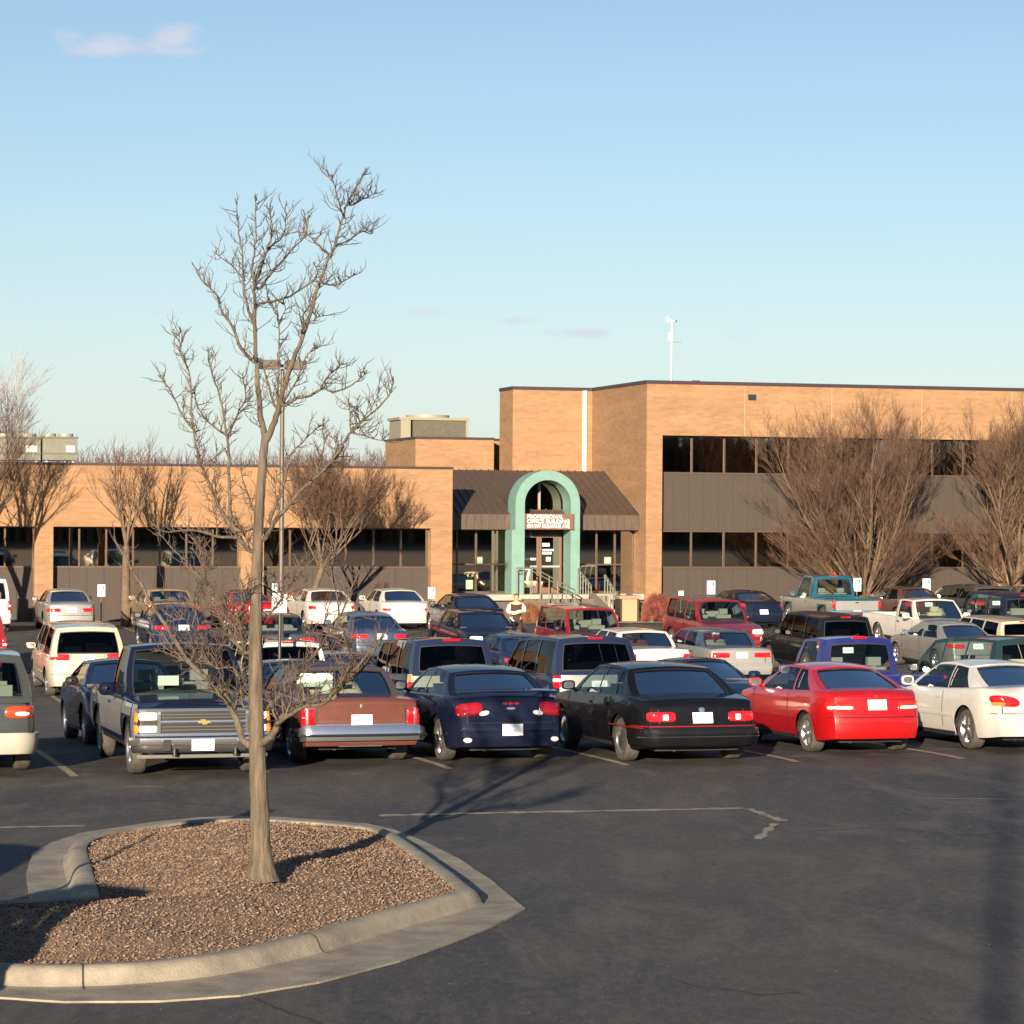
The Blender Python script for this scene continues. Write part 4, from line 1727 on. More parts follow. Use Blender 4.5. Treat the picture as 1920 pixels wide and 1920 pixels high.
def kit_pickup_front(c, t, pt):
    zt = c.zt(2.7)
    mb = MB()
    W2 = c.W / 2
    c.strip(mb, -.93, .93, .60, .94, 1, .01, 20)
    mb.build('grille', M_DARK, t)
    ch = MB()
    c.strip(ch, -.95, .95, .905, .945, 1, .035, 24)
    c.strip(ch, -.60, .60, .745, .785, 1, .035, 12)
    c.strip(ch, -.95, .95, .575, .61, 1, .035, 24)
    for sg in (-1, 1):
        c.strip(ch, sg * .61 - .02, sg * .61 + .02, .59, .93, 1, .035, 2)
    ch.build('grille_frame', M_CHROME, t)
    bars = MB()
    for z in (.655, .70, .825, .865):
        c.strip(bars, -.59, .59, z - .006, z + .006, 1, .02, 10)
    bars.build('grille_bars', mat('grille_grey', (.16, .15, .14), .5, .4), t)
    em = MB()
    o = .05
    for (x0, x1, z0, z1) in ((-.085, .085, .748, .782), (-.035, .035, .73, .80)):
        em.quad(*[c.per(x, z, 1, o + (.002 if x1 < .05 else 0)) for x, z in ((x0 + .015, z0), (x1 + .015, z0), (x1 - .015, z1), (x0 - .015, z1))])
    em.build('emblem', mat('gold_emblem', (.65, .5, .2), .3, .7), t)
    lens_pair(c, t, 'headlight', M_CLEAR, .76, .845, .125, .055, 8, 1, .025)
    lens_pair(c, t, 'headlight', M_CLEAR, .76, .67, .125, .05, 8, 1, .025)
    lens_pair(c, t, 'corner_lamp', M_AMBER, .935, .83, .045, .065, 8, 1, .03)
    lens_pair(c, t, 'corner_lamp', M_AMBER, .935, .67, .045, .06, 8, 1, .03)
    bumper(c, t, M_CHROME, .46, .56, 1, .10, .12)
    bumper(c, t, M_DARK, .36, .455, 1, .09, .10, 'bumper_lower')
    bumper(c, t, mat('valance_grey', (.12, .115, .10), .7), .27, .32, 1, .05, .02, 'valance')
    p = plate(c, t, .475, None, 1, -.02)
    p.location = (.09, 0, -.02)
    hk = MB()
    for sg in (-1, 1):
        hk.tube([(2.66, sg * .42, .40), (2.80, sg * .42, .40), (2.80, sg * .42, .33), (2.68, sg * .42, .32)], .022, 8)
        hk.box(2.62, 2.76, sg * .52 - .05, sg * .52 + .05, .38, .53)
    hk.build('tow_hook', M_DARK, t)
    # silver lower sides
    # dash papers
    mb = MB()
    mb.box(.70, .72, -.35, -.05, c.zt(1) + .12, c.zt(1) + .26)
    mb.build('paper_sheet', M_PAPER, t)
    lens_pair(c, t, 'tail_light', M_RED, .82, .85, .06, .16, 6)
    mb = MB()
    for sg in (-1, 1):
        c.sstrip(mb, -2.68, 2.62, .50, 1.0, sg, .006, 60)
    # drop the cladding where the wheel arches open
    v2, f2 = mb.v, []
    for f in mb.f:
        cx = sum(v2[i][0] for i in f) / len(f)
        cz = sum(v2[i][2] for i in f) / len(f)
        if all(abs(cx - a) > c.R + .10 for a in c.ax):
            f2.append(f)
    mb.f = f2
    mb.build('silver_side', P_SILVER, t)
    for a in c.ax:
        for sg in (-1, 1):
            up = MB()
            c.sstrip(up, a - c.R - .10, a + c.R + .10, c.R * 2 + .09, 1.0, sg, .006, 6)
            up.build('fender_side', P_SILVER, t)


t = make_vehicle('van', P_OLIVE, 'dark grey green minivan with champagne bumper cut by the left edge of the photo', 'minivan', kit=kit_van_left, rims='steel', H=1.72)
put(t, -54, 37.6)
t = make_vehicle('pickup', P_NAVY, 'navy and silver full size pickup facing the camera with chrome grille behind the tree', 'pickup truck', kit=kit_pickup_front, bow=(.02, .04), mirror=P_NAVY, seat=M_SEATG)
put(t, 384, 36.5, False)
t = make_vehicle('boxy', P_MAROON, 'brown maroon square sedan with dark vinyl roof and paper sheet in its rear window', 'car', kit=kit_brown, rims='cap', roofm=P_VINYL, vinyl=True, seat=M_SEATT)
put(t, 680, 38.0)
t = make_vehicle('sedan', P_NAVY, 'dark navy sedan with rear spoiler and dark red tail lights in the front row', 'car', kit=kit_grandam, H=1.38, W=1.80)
put(t, 962, 37.7)
t = make_vehicle('sedan', P_BLACK, 'large glossy black sedan between the navy sedan and the red coupe', 'car', kit=kit_caprice, L=5.1, W=1.96, H=1.43, R=.325, ax=(-1.50, 1.45),
                 top=[(-2.55, .84), (-2.45, .93), (-1.7, .985), (-.5, .96), (1.2, .94), (1.8, .87), (2.3, .76), (2.55, .66)], gl=(-1.78, -1.02, .38, 1.25), gw=(.80, .60),
                 wins=[(-1.42, -1.08, -1.02, -.86), (-1.02, -.26, -.80, -.22), (-.18, .98, -.14, .32)], rims='cap', bow=(.10, .2))
put(t, 1320, 36.9)
t = make_vehicle('coupe', P_RED, 'bright red two door coupe in the front row with white plate', 'car', name='parked_coupe', kit=kit_civic, rims='alloy6')
put(t, 1648, 38.1)
t = make_vehicle('coupe', P_WHITE, 'white two door coupe with oval tail lights at the right edge, front row', 'car', name='parked_coupe', kit=kit_alero, W=1.78, L=4.7, H=1.38,
                 top=[(-2.35, .90), (-2.25, .98), (-1.8, 1.0), (-.5, .94), (1.05, .92), (1.6, .85), (2.05, .74), (2.35, .60)], gl=(-1.78, -.92, .22, 1.12), R=.32, ax=(-1.34, 1.38), seat=M_SEATT,
                 wins=[(-1.30, -.52, -.86, -.46), (-.50, .88, -.42, .16)])
put(t, 1958, 38.0)


# --- second row ------------------------------------------------------
def kit_facing(c, t, pt):
    front_plain(c, t, pt)
    lens_pair(c, t, 'tail_light', M_RED, c.W / 2 - .22, c.zt(-c.L / 2) - .13, .20, .07, 5)


def kit_suv_tan(c, t, pt):
    bumper(c, t, mat('maroon_bumper', (.16, .01, .015), .4, 0, .6), .34, .62, -1, .05, .4)
    mb = MB()
    c.strip(mb, -c.W / 2 - .02, c.W / 2 + .02, .60, 1.05, -1, .010, 30)
    mb.build('tan_panel', P_CREAM, t, smooth=True)
    lens_pair(c, t, 'amber_light', M_AMBER, c.W / 2 - .07, .98, .07, .055, 6, -1, .02)
    lens_pair(c, t, 'tail_light', M_RED, c.W / 2 - .07, .80, .07, .12, 6, -1, .02)
    mb = MB()
    x, q = 0, .97
    p = c.gend(0, .97, -1, .0)
    mb.box(p.x - .05, p.x - .0, -.16, .16, p.z - .02, p.z + .02)
    mb.build('brake_light', M_RED, t)
    front_plain(c, t, pt)


def kit_tallred(c, t, pt):
    lens_pair(c, t, 'tail_light', M_RED, c.W / 2 - .09, .90, .095, .16, 4, -1, .02)
    lens_pair(c, t, 'reverse_light', M_CLEAR, c.W / 2 - .09, .89, .09, .035, 4, -1, .028)
    plate(c, t, .80)
    bumper(c, t, pt, .32, .60, -1, .04, .3)
    rear_wiper(c, t)
    mb = MB()
    p = c.gend(0, .97, -1, .0)
    mb.box(p.x - .04, p.x, -.14, .14, p.z - .015, p.z + .015)
    mb.build('brake_light', M_RED, t)
    front_plain(c, t, pt)


def kit_silver_gate(c, t, pt):
    mb = MB()
    c.strip(mb, -c.W / 2 + .15, c.W / 2 - .15, .34, 1.0, -1, .010, 30)
    mb.build('silver_tailgate', P_SILVER, t, smooth=True, angle=40)
    kit_tallred(c, t, pt)


def kit_wide(z, rp=.26, rz=.06, m=M_RED, plz=None, trim=None):
    def k(c, t, pt):
        lens_pair(c, t, 'tail_light', m, c.W / 2 - rp + .02, z, rp, rz, 7, -1, .02)
        plate(c, t, plz or z)
        line(c, t, M_BLACK, .56, .572, c.W / 2 - .06)
        if trim:
            bumper(c, t, trim, .36, .52, -1, .05, .3)
        front_plain(c, t, pt)
    return k


def kit_truck_rear(c, t, pt):
    lens_pair(c, t, 'tail_light', M_RED, c.W / 2 - .05, .86, .06, .15, 7, -1, .02)
    bumper(c, t, M_CHROME, .50, .62, -1, .12, .05)
    mb = MB()
    c.strip(mb, -.07, .07, .90, .94, -1, .012, 2)
    mb.build('tailgate_handle', M_BLACK, t)
    mb = MB()
    c.strip(mb, -c.W / 2 + .14, c.W / 2 - .14, .66, .675, -1, .006, 6)
    for sg in (-1, 1):
        c.strip(mb, sg * (c.W / 2 - .14) - .006, sg * (c.W / 2 - .14) + .006, .66, 1.03, -1, .006, 2)
    mb.build('tailgate_seam', M_BLACK, t)
    mb = MB()
    p = c.gend(0, 1, -1, .0)
    mb.box(p.x - .03, p.x + .02, -.14, .14, c.H - .045, c.H - .005)
    mb.build('brake_light', M_RED, t)
    plate(c, t, .56)
    front_plain(c, t, pt)


t = make_vehicle('sedan', P_DBLUE, 'dark blue sedan facing the camera, half hidden left of the navy pickup', 'car', kit=kit_facing, mirror=M_DARK)
put(t, 268, 43.6, False)
t = make_vehicle('sedan', P_DBLUE, 'dark sedan facing the camera behind the brown maroon sedan, one headlight showing', 'car', kit=kit_facing, H=1.36)
put(t, 605, 43.6, False)
t = make_vehicle('suv', P_DBLUE, 'tan suv with painted blue reflection, large black rear window, behind the navy front row sedan', 'suv', kit=kit_suv_tan, glassm=M_GLASSD, L=4.5, W=1.74)  # dark blue body colour stands in for sky mirrored in tan bodywork
put(t, 852, 47.2)
t = make_vehicle('van', P_DBLUE, 'silver minivan painted blue for reflected sky, with tall red tail lights behind the black sedan', 'minivan', kit=kit_silver_gate, glassm=M_GLASSD, H=1.76, W=1.84)  # dark blue paint imitates reflected sky and shade on a silver body
put(t, 1127, 48.6)
t = make_vehicle('coupe', P_DBLUE, 'dark blue coupe facing the camera just behind the black sedan', 'car', kit=kit_facing, name='parked_coupe', H=1.33)
put(t, 1385, 43.8, False)
t = make_vehicle('pickup', P_BLUE, 'royal blue compact pickup truck with sliding rear window behind the red coupe', 'pickup truck', kit=kit_truck_rear, L=4.9, W=1.74, H=1.70, R=.33, ax=(-1.45, 1.5),
                 top=[(-2.45, .98), (-2.41, 1.0), (.7, 1.0), (1.05, .99), (2.1, .95), (2.45, .86)], gl=(-.45, -.38, .6, 1.1), wins=[(-.15, .86, -.15, .48)], bed=(-2.38, -.55, .6), gw=(.80, .68))
put(t, 1700, 43.4)
t = make_vehicle('van', P_DGREEN, 'dark green minivan with many side windows behind the white coupe', 'minivan', kit=kit_tallred, H=1.68, seat=M_SEATT)
put(t, 1955, 45.0)

# --- third and fourth rows --------------------------------------------
t = make_vehicle('van', P_CREAM, 'champagne minivan seen from behind in the left aisle with its wide red tail lights', 'minivan', kit=kit_wide(.98, .27, .075, M_RED, .95, None), glassm=M_GLASSD, W=1.92, H=1.74)
put(t, 166, 64.5)
t = make_vehicle('suv', P_DKRED, 'dark maroon suv cut by the left edge behind the grey green minivan', 'suv', kit=kit_tallred, glassm=M_GLASSD)
put(t, -48, 71.0)
t = make_vehicle('suv', P_WHITE, 'white suv with black rear glass and white rear pillar behind the tree trunk', 'suv', kit=kit_tallred, glassm=M_GLASSD, roofm=P_GREY, H=1.66)
put(t, 545, 55.0)
t = make_vehicle('sedan', P_GREY, 'dark grey sedan with round red tail light behind the brown maroon sedan roof', 'car', kit=kit_wide(.80, .16, .08))
put(t, 672, 54.5)
t = make_vehicle('sedan', P_BLUEG, 'blue grey sedan with dark rear window below the white cars by the wall', 'car', kit=kit_wide(.82), roofm=P_BLUEG)
put(t, 716, 74.0)
t = make_vehicle('boxy', P_GREY, 'dark grey wagon roofed car behind the white sign with marks', 'car', kit=kit_wide(.80), H=1.44)
put(t, 535, 73.0)
t = make_vehicle('sedan', P_DBLUE, 'navy sedan seen from behind, just left of the silver minivan', 'car', kit=kit_wide(.80), H=1.38)
put(t, 1012, 64.5)
t = make_vehicle('boxy', P_NAVY, 'dark sedan facing the camera with pale cabin beside the person in white sleeves', 'car', kit=kit_facing, seat=M_SEATT, H=1.40)
put(t, 935, 74.0, False)
t = make_vehicle('boxy', P_WHITE, 'white square sedan seen from behind, right of the silver minivan', 'car', kit=kit_wide(.78, .15, .07), seat=M_SEATR)
put(t, 1238, 66.0)
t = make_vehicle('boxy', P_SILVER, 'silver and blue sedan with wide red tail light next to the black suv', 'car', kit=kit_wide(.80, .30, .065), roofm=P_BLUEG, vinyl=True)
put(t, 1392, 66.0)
t = make_vehicle('suv', P_BLACK, 'black suv with dark glass beside the bed of the white pickup truck', 'suv', kit=kit_tallred, glassm=M_GLASSD, H=1.74)
put(t, 1590, 67.8)
t = make_vehicle('pickup', P_WHITE, 'white pickup truck facing the camera with a light cab and long bed', 'pickup truck', kit=kit_facing, L=6.1, H=1.66, W=1.8, ax=(-1.7, 1.8), seat=M_SEATT)
put(t, 1812, 75.0, False)
t = make_vehicle('sedan', P_PEWTER, 'pewter grey sedan with rounded glass in front of the white pickup cab', 'car', kit=kit_wide(.80))
put(t, 1835, 69.0)
t = make_vehicle('suv', P_CREAM, 'tan wagon with a red high brake light at the right edge', 'wagon', kit=kit_tallred, glassm=M_GLASSD, H=1.50, name='parked_wagon')
put(t, 1925, 69.5)
t = make_vehicle('suv', P_NAVY, 'dark blue suv with silver window bars at the right edge', 'suv', kit=kit_tallred, H=1.82)
put(t, 1925, 77.0)
t = make_vehicle('suv', P_DKRED, 'dark red suv facing the camera in front of the arched entrance', 'suv', kit=kit_facing, H=1.74, mirror=M_DARK)
put(t, 1142, 70.5, False)
t = make_vehicle('suv', P_DKRED, 'second dark red suv facing the camera, right of the round red bush', 'suv', kit=kit_facing, H=1.70, mirror=M_DARK)
put(t, 1385, 75.0, False)
t = make_vehicle('sedan', P_DBLUE, 'navy sedan with light blue roof reflections below the gold sedan at the left', 'car', kit=kit_wide(.82))
put(t, 345, 78.0)

# --- row along the building --------------------------------------------
VROW = 89.5
t = make_vehicle('suv', P_WHITE, 'white suv cut by the left edge next to the silver sedan by the wall', 'suv', kit=kit_tallred, H=1.82)
put(t, -28, VROW)
t = make_vehicle('sedan', P_SILVER, 'silver sedan parked against the wall beside the first brick pier', 'car', kit=kit_wide(.74), W=1.72)
put(t, 134, VROW)
t = make_vehicle('boxy', P_GOLD, 'gold brown sedan by the wall behind the left branches of the tree', 'car', kit=kit_wide(.80, .2, .06))
put(t, 326, VROW)
t = make_vehicle('coupe', P_RED, 'bright red car by the wall behind the tree trunk', 'car', kit=kit_civic, name='parked_coupe', roofm=M_DARK)
put(t, 475, VROW)
t = make_vehicle('sedan', P_WHITE, 'white sedan by the wall with dark lower trim, left of the striped white sedan', 'car', kit=kit_wide(.80, .15, .06))
put(t, 626, VROW)


def kit_strap(c, t, pt):
    kit_wide(.72, .16, .04)(c, t, pt)


t = make_vehicle('sedan', P_WHITE, 'white sedan by the wall next to the last brick pier of the low wing', 'car', kit=kit_strap)
put(t, 765, VROW)
t = make_vehicle('sedan', P_NAVY, 'dark sedan half hidden in front of the entrance landing', 'car', kit=kit_wide(.80))
put(t, 905, 84.5)
t = make_vehicle('sedan', P_NAVY, 'navy sedan with small red lights parked by the brown panel wall', 'car', kit=kit_wide(.86, .12, .06, M_RED, .62), H=1.34)
put(t, 1432, 89.0)
t = make_vehicle('pickup', P_TEAL, 'teal and silver full size pickup truck by the wall with silver tailgate', 'pickup truck', kit=kit_truck_rear, H=1.86)
c_ = Car('pickup')
mb = MB()
for sg in (-1, 1):
    c_.sstrip(mb, -2.68, 2.6, .46, .98, sg, .006, 60)
mb.f = [f for f in mb.f if all(abs(sum(mb.v[i][0] for i in f) / len(f) - a) > c_.R + .10 for a in c_.ax)]
for a in c_.ax:
    for sg in (-1, 1):
        c_.sstrip(mb, a - c_.R - .10, a + c_.R + .10, c_.R * 2 + .09, .98, sg, .006, 6)
mb.build('silver_side', P_SILVER, t)
mb = MB()
c_.strip(mb, -.82, .82, .64, .98, -1, .010, 8)
mb.build('tailgate', P_SILVER, t)
put(t, 1607, 89.5)
t = make_vehicle('sedan', P_BURG, 'brownish burgundy sedan by the wall between the teal pickup and the right sign post', 'car', kit=kit_wide(.8), H=1.42)
put(t, 1742, 90.5)
t = make_vehicle('van', P_GREY, 'dark grey hatchback in tree shade by the wall at the right', 'car', kit=kit_wide(.85), H=1.5, name='parked_hatchback')
put(t, 1868, 90.5)
t = make_vehicle('sedan', P_SILVER, 'pale silver car peeping over the dark blue suv at the far right edge', 'car', kit=kit_wide(.8), H=1.5)
put(t, 1990, 90.5)
# ------------------------------------------------------------------ painted lines
M_LINE = mat('line_paint', (.42, .33, .16), .8, alt=(.13, .115, .09), vscale=9, detail=9)
M_SAND = mat('sand_dust', (.36, .30, .23), .9, alt=(.13, .11, .095), vscale=5, detail=10)


def strip_on_ground(mb, u0, v0, u1, v1, w, n=10, dz=.005):
    d = Vector((u1 - u0, v1 - v0, 0)).normalized()
    e = Vector((-d.y, d.x, 0)) * w / 2
    rows = []
    for i in range(n + 1):
        u, v = lerp(u0, u1, i / n), lerp(v0, v1, i / n)
        rows.append([L(u - e.x, v - e.y, G(v) + dz), L(u + e.x, v + e.y, G(v) + dz)])
    mb.grid(rows)


ln = MB()
ref = gnd(1175, 1435)
u_ref = ref.x * CT + ref.y * ST
for k in range(-9, 8):
    u = u_ref + 2.68 * k
    strip_on_ground(ln, u, 37.25, u, 42.6, .12, 12)
    strip_on_ground(ln, u, 42.6, u, 48.2, .10, 12)
for k in range(-14, 12):
    u = u_ref + 2.68 * k
    strip_on_ground(ln, u, 55, u, 66, .10, 22)
    strip_on_ground(ln, u, 72.5, u, 83, .10, 22)
    strip_on_ground(ln, u, 89, u, 94, .10, 10)
o = ln.build('parking_lines', M_LINE)
recalc(o)
tag(o, kind='structure')
# the sandy joint across the aisle and the patch corner at its end
sd = MB()
rs = random.Random(5)


def ragged(pts, w):
    rows = []
    for (a, b) in zip(pts[:-1], pts[1:]):
        pa, pb = gnd(*a), gnd(*b)
        d = (pb - pa).normalized()
        e = Vector((-d.y, d.x, 0))
        n = max(3, int((pb - pa).length / .12))
        rows = []
        for i in range(n + 1):
            p = pa.lerp(pb, i / n)
            ww = w * rs.uniform(.45, 1.3)
            p = p + e * rs.uniform(-.015, .015)
            rows.append([(p - e * ww / 2) + Vector((0, 0, .005)), (p + e * ww / 2) + Vector((0, 0, .005))])
        sd.grid(rows)


ragged([(712, 1530), (860, 1526), (1395, 1516)], .20)
ragged([(1402, 1517), (1470, 1540)], .14)
ragged([(1452, 1545), (1420, 1574)], .11)
ragged([(-200, 1556), (160, 1549)], .17)
ragged([(238, 1476), (305, 1475)], .07)
ragged([(1718, 1497), (1990, 1500)], .05)
o = sd.build('sand_line', M_SAND)
recalc(o)
tag(o, kind='structure')

sd = MB()
ragged([(1262, 1836), (1300, 1850), (1360, 1854), (1420, 1866), (1500, 1862)], .035)
ragged([(478, 1872), (520, 1892), (580, 1912), (640, 1940)], .03)
ragged([(250, 1500), (330, 1504), (420, 1512), (470, 1520)], .03)
ragged([(1500, 1560), (1640, 1552), (1800, 1566), (1930, 1560)], .025)
o = sd.build('crack_line', mat('crack', (.022, .021, .022), .95))
recalc(o)
tag(o, kind='structure')
# small stones and litter on the asphalt
gr = MB()
for i in range(350):
    px_, py_ = rs.uniform(-40, 1960), 1440 + 500 * rs.random() ** .8
    p = gnd(px_, py_)
    s_ = rs.uniform(.003, .007)
    a_ = rs.uniform(0, 3)
    d = Vector((math.cos(a_), math.sin(a_), 0)) * s_
    e = Vector((-d.y, d.x, 0)) * rs.uniform(.5, 1)
    up = Vector((0, 0, s_ * .8))
    gr.poly([p - d, p - e + up * .1, p + up])
    gr.poly([p - e, p + d, p + up])
    gr.poly([p + d, p + e, p + up])
    gr.poly([p + e, p - d, p + up])
o = gr.build('loose_stones', mat('stone_grit', (.16, .145, .125), .9, var=.4, vscale=5))
tag(o, 'tiny pale stones scattered over the asphalt', 'grit', kind='stuff')

# ------------------------------------------------------------------ the kerbed island
mpx = [(-420, 1790), (-200, 1802), (0, 1807), (120, 1809), (260, 1803), (400, 1787), (560, 1752), (700, 1712), (800, 1685), (858, 1669), (822, 1638), (775, 1604), (716, 1564), (680, 1552), (610, 1545), (520, 1539), (440, 1538), (370, 1541),
       (290, 1549), (215, 1562), (172, 1577), (163, 1592), (170, 1620), (180, 1655), (187, 1682), (90, 1690), (-60, 1694), (-420, 1700)]
M0 = [gnd(x, y, .15) for (x, y) in mpx]


def offset_poly(P, d):
    """outward offset of a closed polygon (in the ground plane)"""
    n = len(P)
    area = sum(P[i].x * P[(i + 1) % n].y - P[(i + 1) % n].x * P[i].y for i in range(n))
    s = 1 if area > 0 else -1
    out = []
    for i in range(n):
        a, b, c = P[i - 1], P[i], P[(i + 1) % n]
        n1 = Vector(((b - a).y, -(b - a).x, 0)).normalized() * s
        n2 = Vector(((c - b).y, -(c - b).x, 0)).normalized() * s
        m = (n1 + n2)
        m = m.normalized() / max(.55, m.normalized().dot(n1))
        out.append(Vector((b.x + m.x * d, b.y + m.y * d, b.z)))
    return out


def subdiv(P, n=4):
    """closed Catmull-Rom"""
    out = []
    N_ = len(P)
    for i in range(N_):
        p0, p1, p2, p3 = P[i - 1], P[i], P[(i + 1) % N_], P[(i + 2) % N_]
        sharp1 = i in (9, 10, 23, 24, 27, 0)
        for k in range(n):
            t = k / n
            if sharp1 or (i + 1) % N_ in (9, 10, 24, 27, 0):
                out.append(p1.lerp(p2, t))
            else:
                out.append(.5 * ((2 * p1) + (p2 - p0) * t + (2 * p0 - 5 * p1 + 4 * p2 - p3) * t * t + (3 * p1 - p0 - 3 * p2 + p3) * t ** 3))
    return out


M1 = subdiv(M0)
kb = MB()
prof = [(0, -.05), (0, .0), (.03, .012), (.12, .012), (.16, -.005), (.19, -.04), (.215, -.10), (.245, -.128), (.33, -.136)]
rings = [[Vector((p.x, p.y, .15 + z)) for p in offset_poly(M1, d)] for (d, z) in prof]
kb.grid([[p for p in r] for r in rings], closed=True)
kerb = kb.build('kerb', M_CONC, smooth=True, angle=35)
recalc(kerb)
tag(kerb, kind='structure')
gpx = [(-420, 1850), (-200, 1864), (0, 1873), (120, 1881), (300, 1880), (450, 1869), (600, 1844), (750, 1804), (850, 1768), (930, 1736), (985, 1706), (925, 1655), (860, 1612), (790, 1578), (740, 1558), (690, 1547), (610, 1540), (520, 1534), (440, 1532), (370, 1535),
       (290, 1543), (205, 1556), (150, 1564), (95, 1583), (60, 1602), (50, 1640), (54, 1690), (0, 1699), (-420, 1706)]
gp = []
for i in range(len(gpx)):
    p, q = gnd(*gpx[i], .0), gnd(*gpx[(i + 1) % len(gpx)], .0)
    for k in range(4):
        gp.append(p.lerp(q, k / 4) + Vector((rs.uniform(-.006, .006), rs.uniform(-.006, .006), 0)))
gm_ = MB()
gm_.poly([Vector((p.x, p.y, .016)) for p in gp])
gm_.grid([[Vector((p.x, p.y, .016)) for p in gp], [Vector((p.x, p.y, -.03)) for p in gp]], closed=True)
o = gm_.build('gutter', M_CONC)
recalc(o)
tag(o, kind='structure')
# joints cut across the kerb
jm = MB()
for (a_, b_) in (((150, 1828), (150, 1872)), ((634, 1765), (648, 1800))):
    p, q = gnd(*a_, .12), gnd(*b_, .02)
    i = min(range(len(rings[2])), key=lambda i: (rings[2][i] - p).length)
    for r0, r1 in zip(rings[2:-1], rings[3:]):
        d = (r0[i] - r0[i - 1]).normalized() * .008
        up = Vector((0, -.002, .003))
        jm.quad(r0[i] - d + up, r0[i] + d + up, r1[i] + d + up, r1[i] - d + up)
o = jm.build('kerb_joint', mat('joint_dark', (.045, .04, .03), .9))
tag(o, kind='structure')

# mulch mound
TB = gnd(490, 1640, .36)
xs_ = [p.x for p in M1]
ys_ = [p.y for p in M1]


def inside(P, x, y):
    r = False
    j = len(P) - 1
    for i in range(len(P)):
        if (P[i].y > y) != (P[j].y > y) and x < (P[j].x - P[i].x) * (y - P[i].y) / (P[j].y - P[i].y) + P[i].x:
            r = not r
        j = i
    return r


def edge_dist(P, x, y):
    best = 1e9
    q = Vector((x, y, 0))
    for i in range(len(P)):
        a = P[i]
        b = P[(i + 1) % len(P)]
        ax, ay, bx, by = a.x, a.y, b.x, b.y
        dx, dy = bx - ax, by - ay
        l2 = dx * dx + dy * dy
        t = 0 if l2 < 1e-9 else max(0, min(1, ((x - ax) * dx + (y - ay) * dy) / l2))
        d = math.hypot(x - ax - dx * t, y - ay - dy * t)
        best = min(best, d)
    return best


def mound(x, y):
    d = edge_dist(M0, x, y)
    h = .13 + .22 * sstep(d / 1.9)
    return h + .035 * noise.noise(Vector((x * 1.3, y * 1.3, 0))) * sstep(d / .4) + .012 * noise.noise(Vector((x * 7, y * 7, 3))) * sstep(d / .1)


bm = bmesh.new()
step = .13
x0, x1, y0, y1 = min(xs_), max(xs_), min(ys_), max(ys_)
nx, ny = int((x1 - x0) / step) + 2, int((y1 - y0) / step) + 2
vv = {}
for i in range(nx):
    for j in range(ny):
        x, y = x0 + i * step, y0 + j * step
        if inside(M0, x, y) or edge_dist(M0, x, y) < step * .8:
            z = mound(x, y) if inside(M0, x, y) else .125
            vv[(i, j)] = bm.verts.new((x, y, z))
for (i, j), v in list(vv.items()):
    q = [(i, j), (i + 1, j), (i + 1, j + 1), (i, j + 1)]
    if all(k in vv for k in q):
        bm.faces.new([vv[k] for k in q])
me = bpy.data.meshes.new('mulch_bed')
bm.to_mesh(me)
bm.free()
me.shade_smooth()
me.materials.append(M_MULCH)
mo = bpy.data.objects.new('mulch_bed', me)
col.objects.link(mo)
tag(mo, kind='structure')
# chips
rc = random.Random(11)
for (nm_, m_, cnt) in (('mulch_chips', mat('chip_brown', (.21, .135, .09), .95, var=.5, vscale=25), 15000), ('mulch_chips', mat('chip_pale', (.28, .21, .155), .95, var=.3, vscale=25), 5000), ('mulch_chips', mat('chip_dark', (.09, .05, .033), .95), 5000)):
    ch = MB()
    k = 0
    while k < cnt:
        x, y = rc.uniform(max(x0, -5.2), x1), rc.uniform(y0, y1)
        if not inside(M0, x, y):
            continue
        z = mound(x, y) + rc.uniform(.0, .018)
        l_, w_ = rc.uniform(.004, .014), rc.uniform(.003, .006)
        an = rc.uniform(0, 6.28)
        tl = rc.uniform(-.6, .6)
        d = Vector((math.cos(an) * math.cos(tl), math.sin(an) * math.cos(tl), math.sin(tl)))
        e = Vector((-math.sin(an), math.cos(an), rc.uniform(-.7, .7))).normalized()
        p = Vector((x, y, z))
        up = d.cross(e).normalized() * .004
        a, b, c_q, d_q = p - d * l_ - e * w_, p + d * l_ - e * w_, p + d * l_ + e * w_, p - d * l_ + e * w_
        ch.quad(a + up, b + up, c_q + up, d_q + up)
        ch.quad(a - up, b - up, b + up, a + up)
        ch.quad(b - up, c_q - up, c_q + up, b + up)
        k += 1
    o = ch.build(nm_, m_)
    tag(o, 'loose bark chips scattered over the island bed', 'mulch', kind='stuff')

# ------------------------------------------------------------------ the bare tree on the island
rt = random.Random(21)
TY = TB.y
tree_nodes = []   # (px, py, depth)


def px3(px, py, Y):
    x, y = undo(px, py)
    return Vector((x / F * Y, Y, HC - y / F * Y))


def T(zx, zy):
    return (280 + zx * .3647, 300 + zy * .3647)


def S(zx, zy):
    return (200 + zx * .37, 950 + zy * .37)


def near_depth(px, py):
    if not tree_nodes:
        return TY
    n = min(tree_nodes, key=lambda n: (n[0] - px) ** 2 + (n[1] - py) ** 2)
    return n[2]


limbs = []


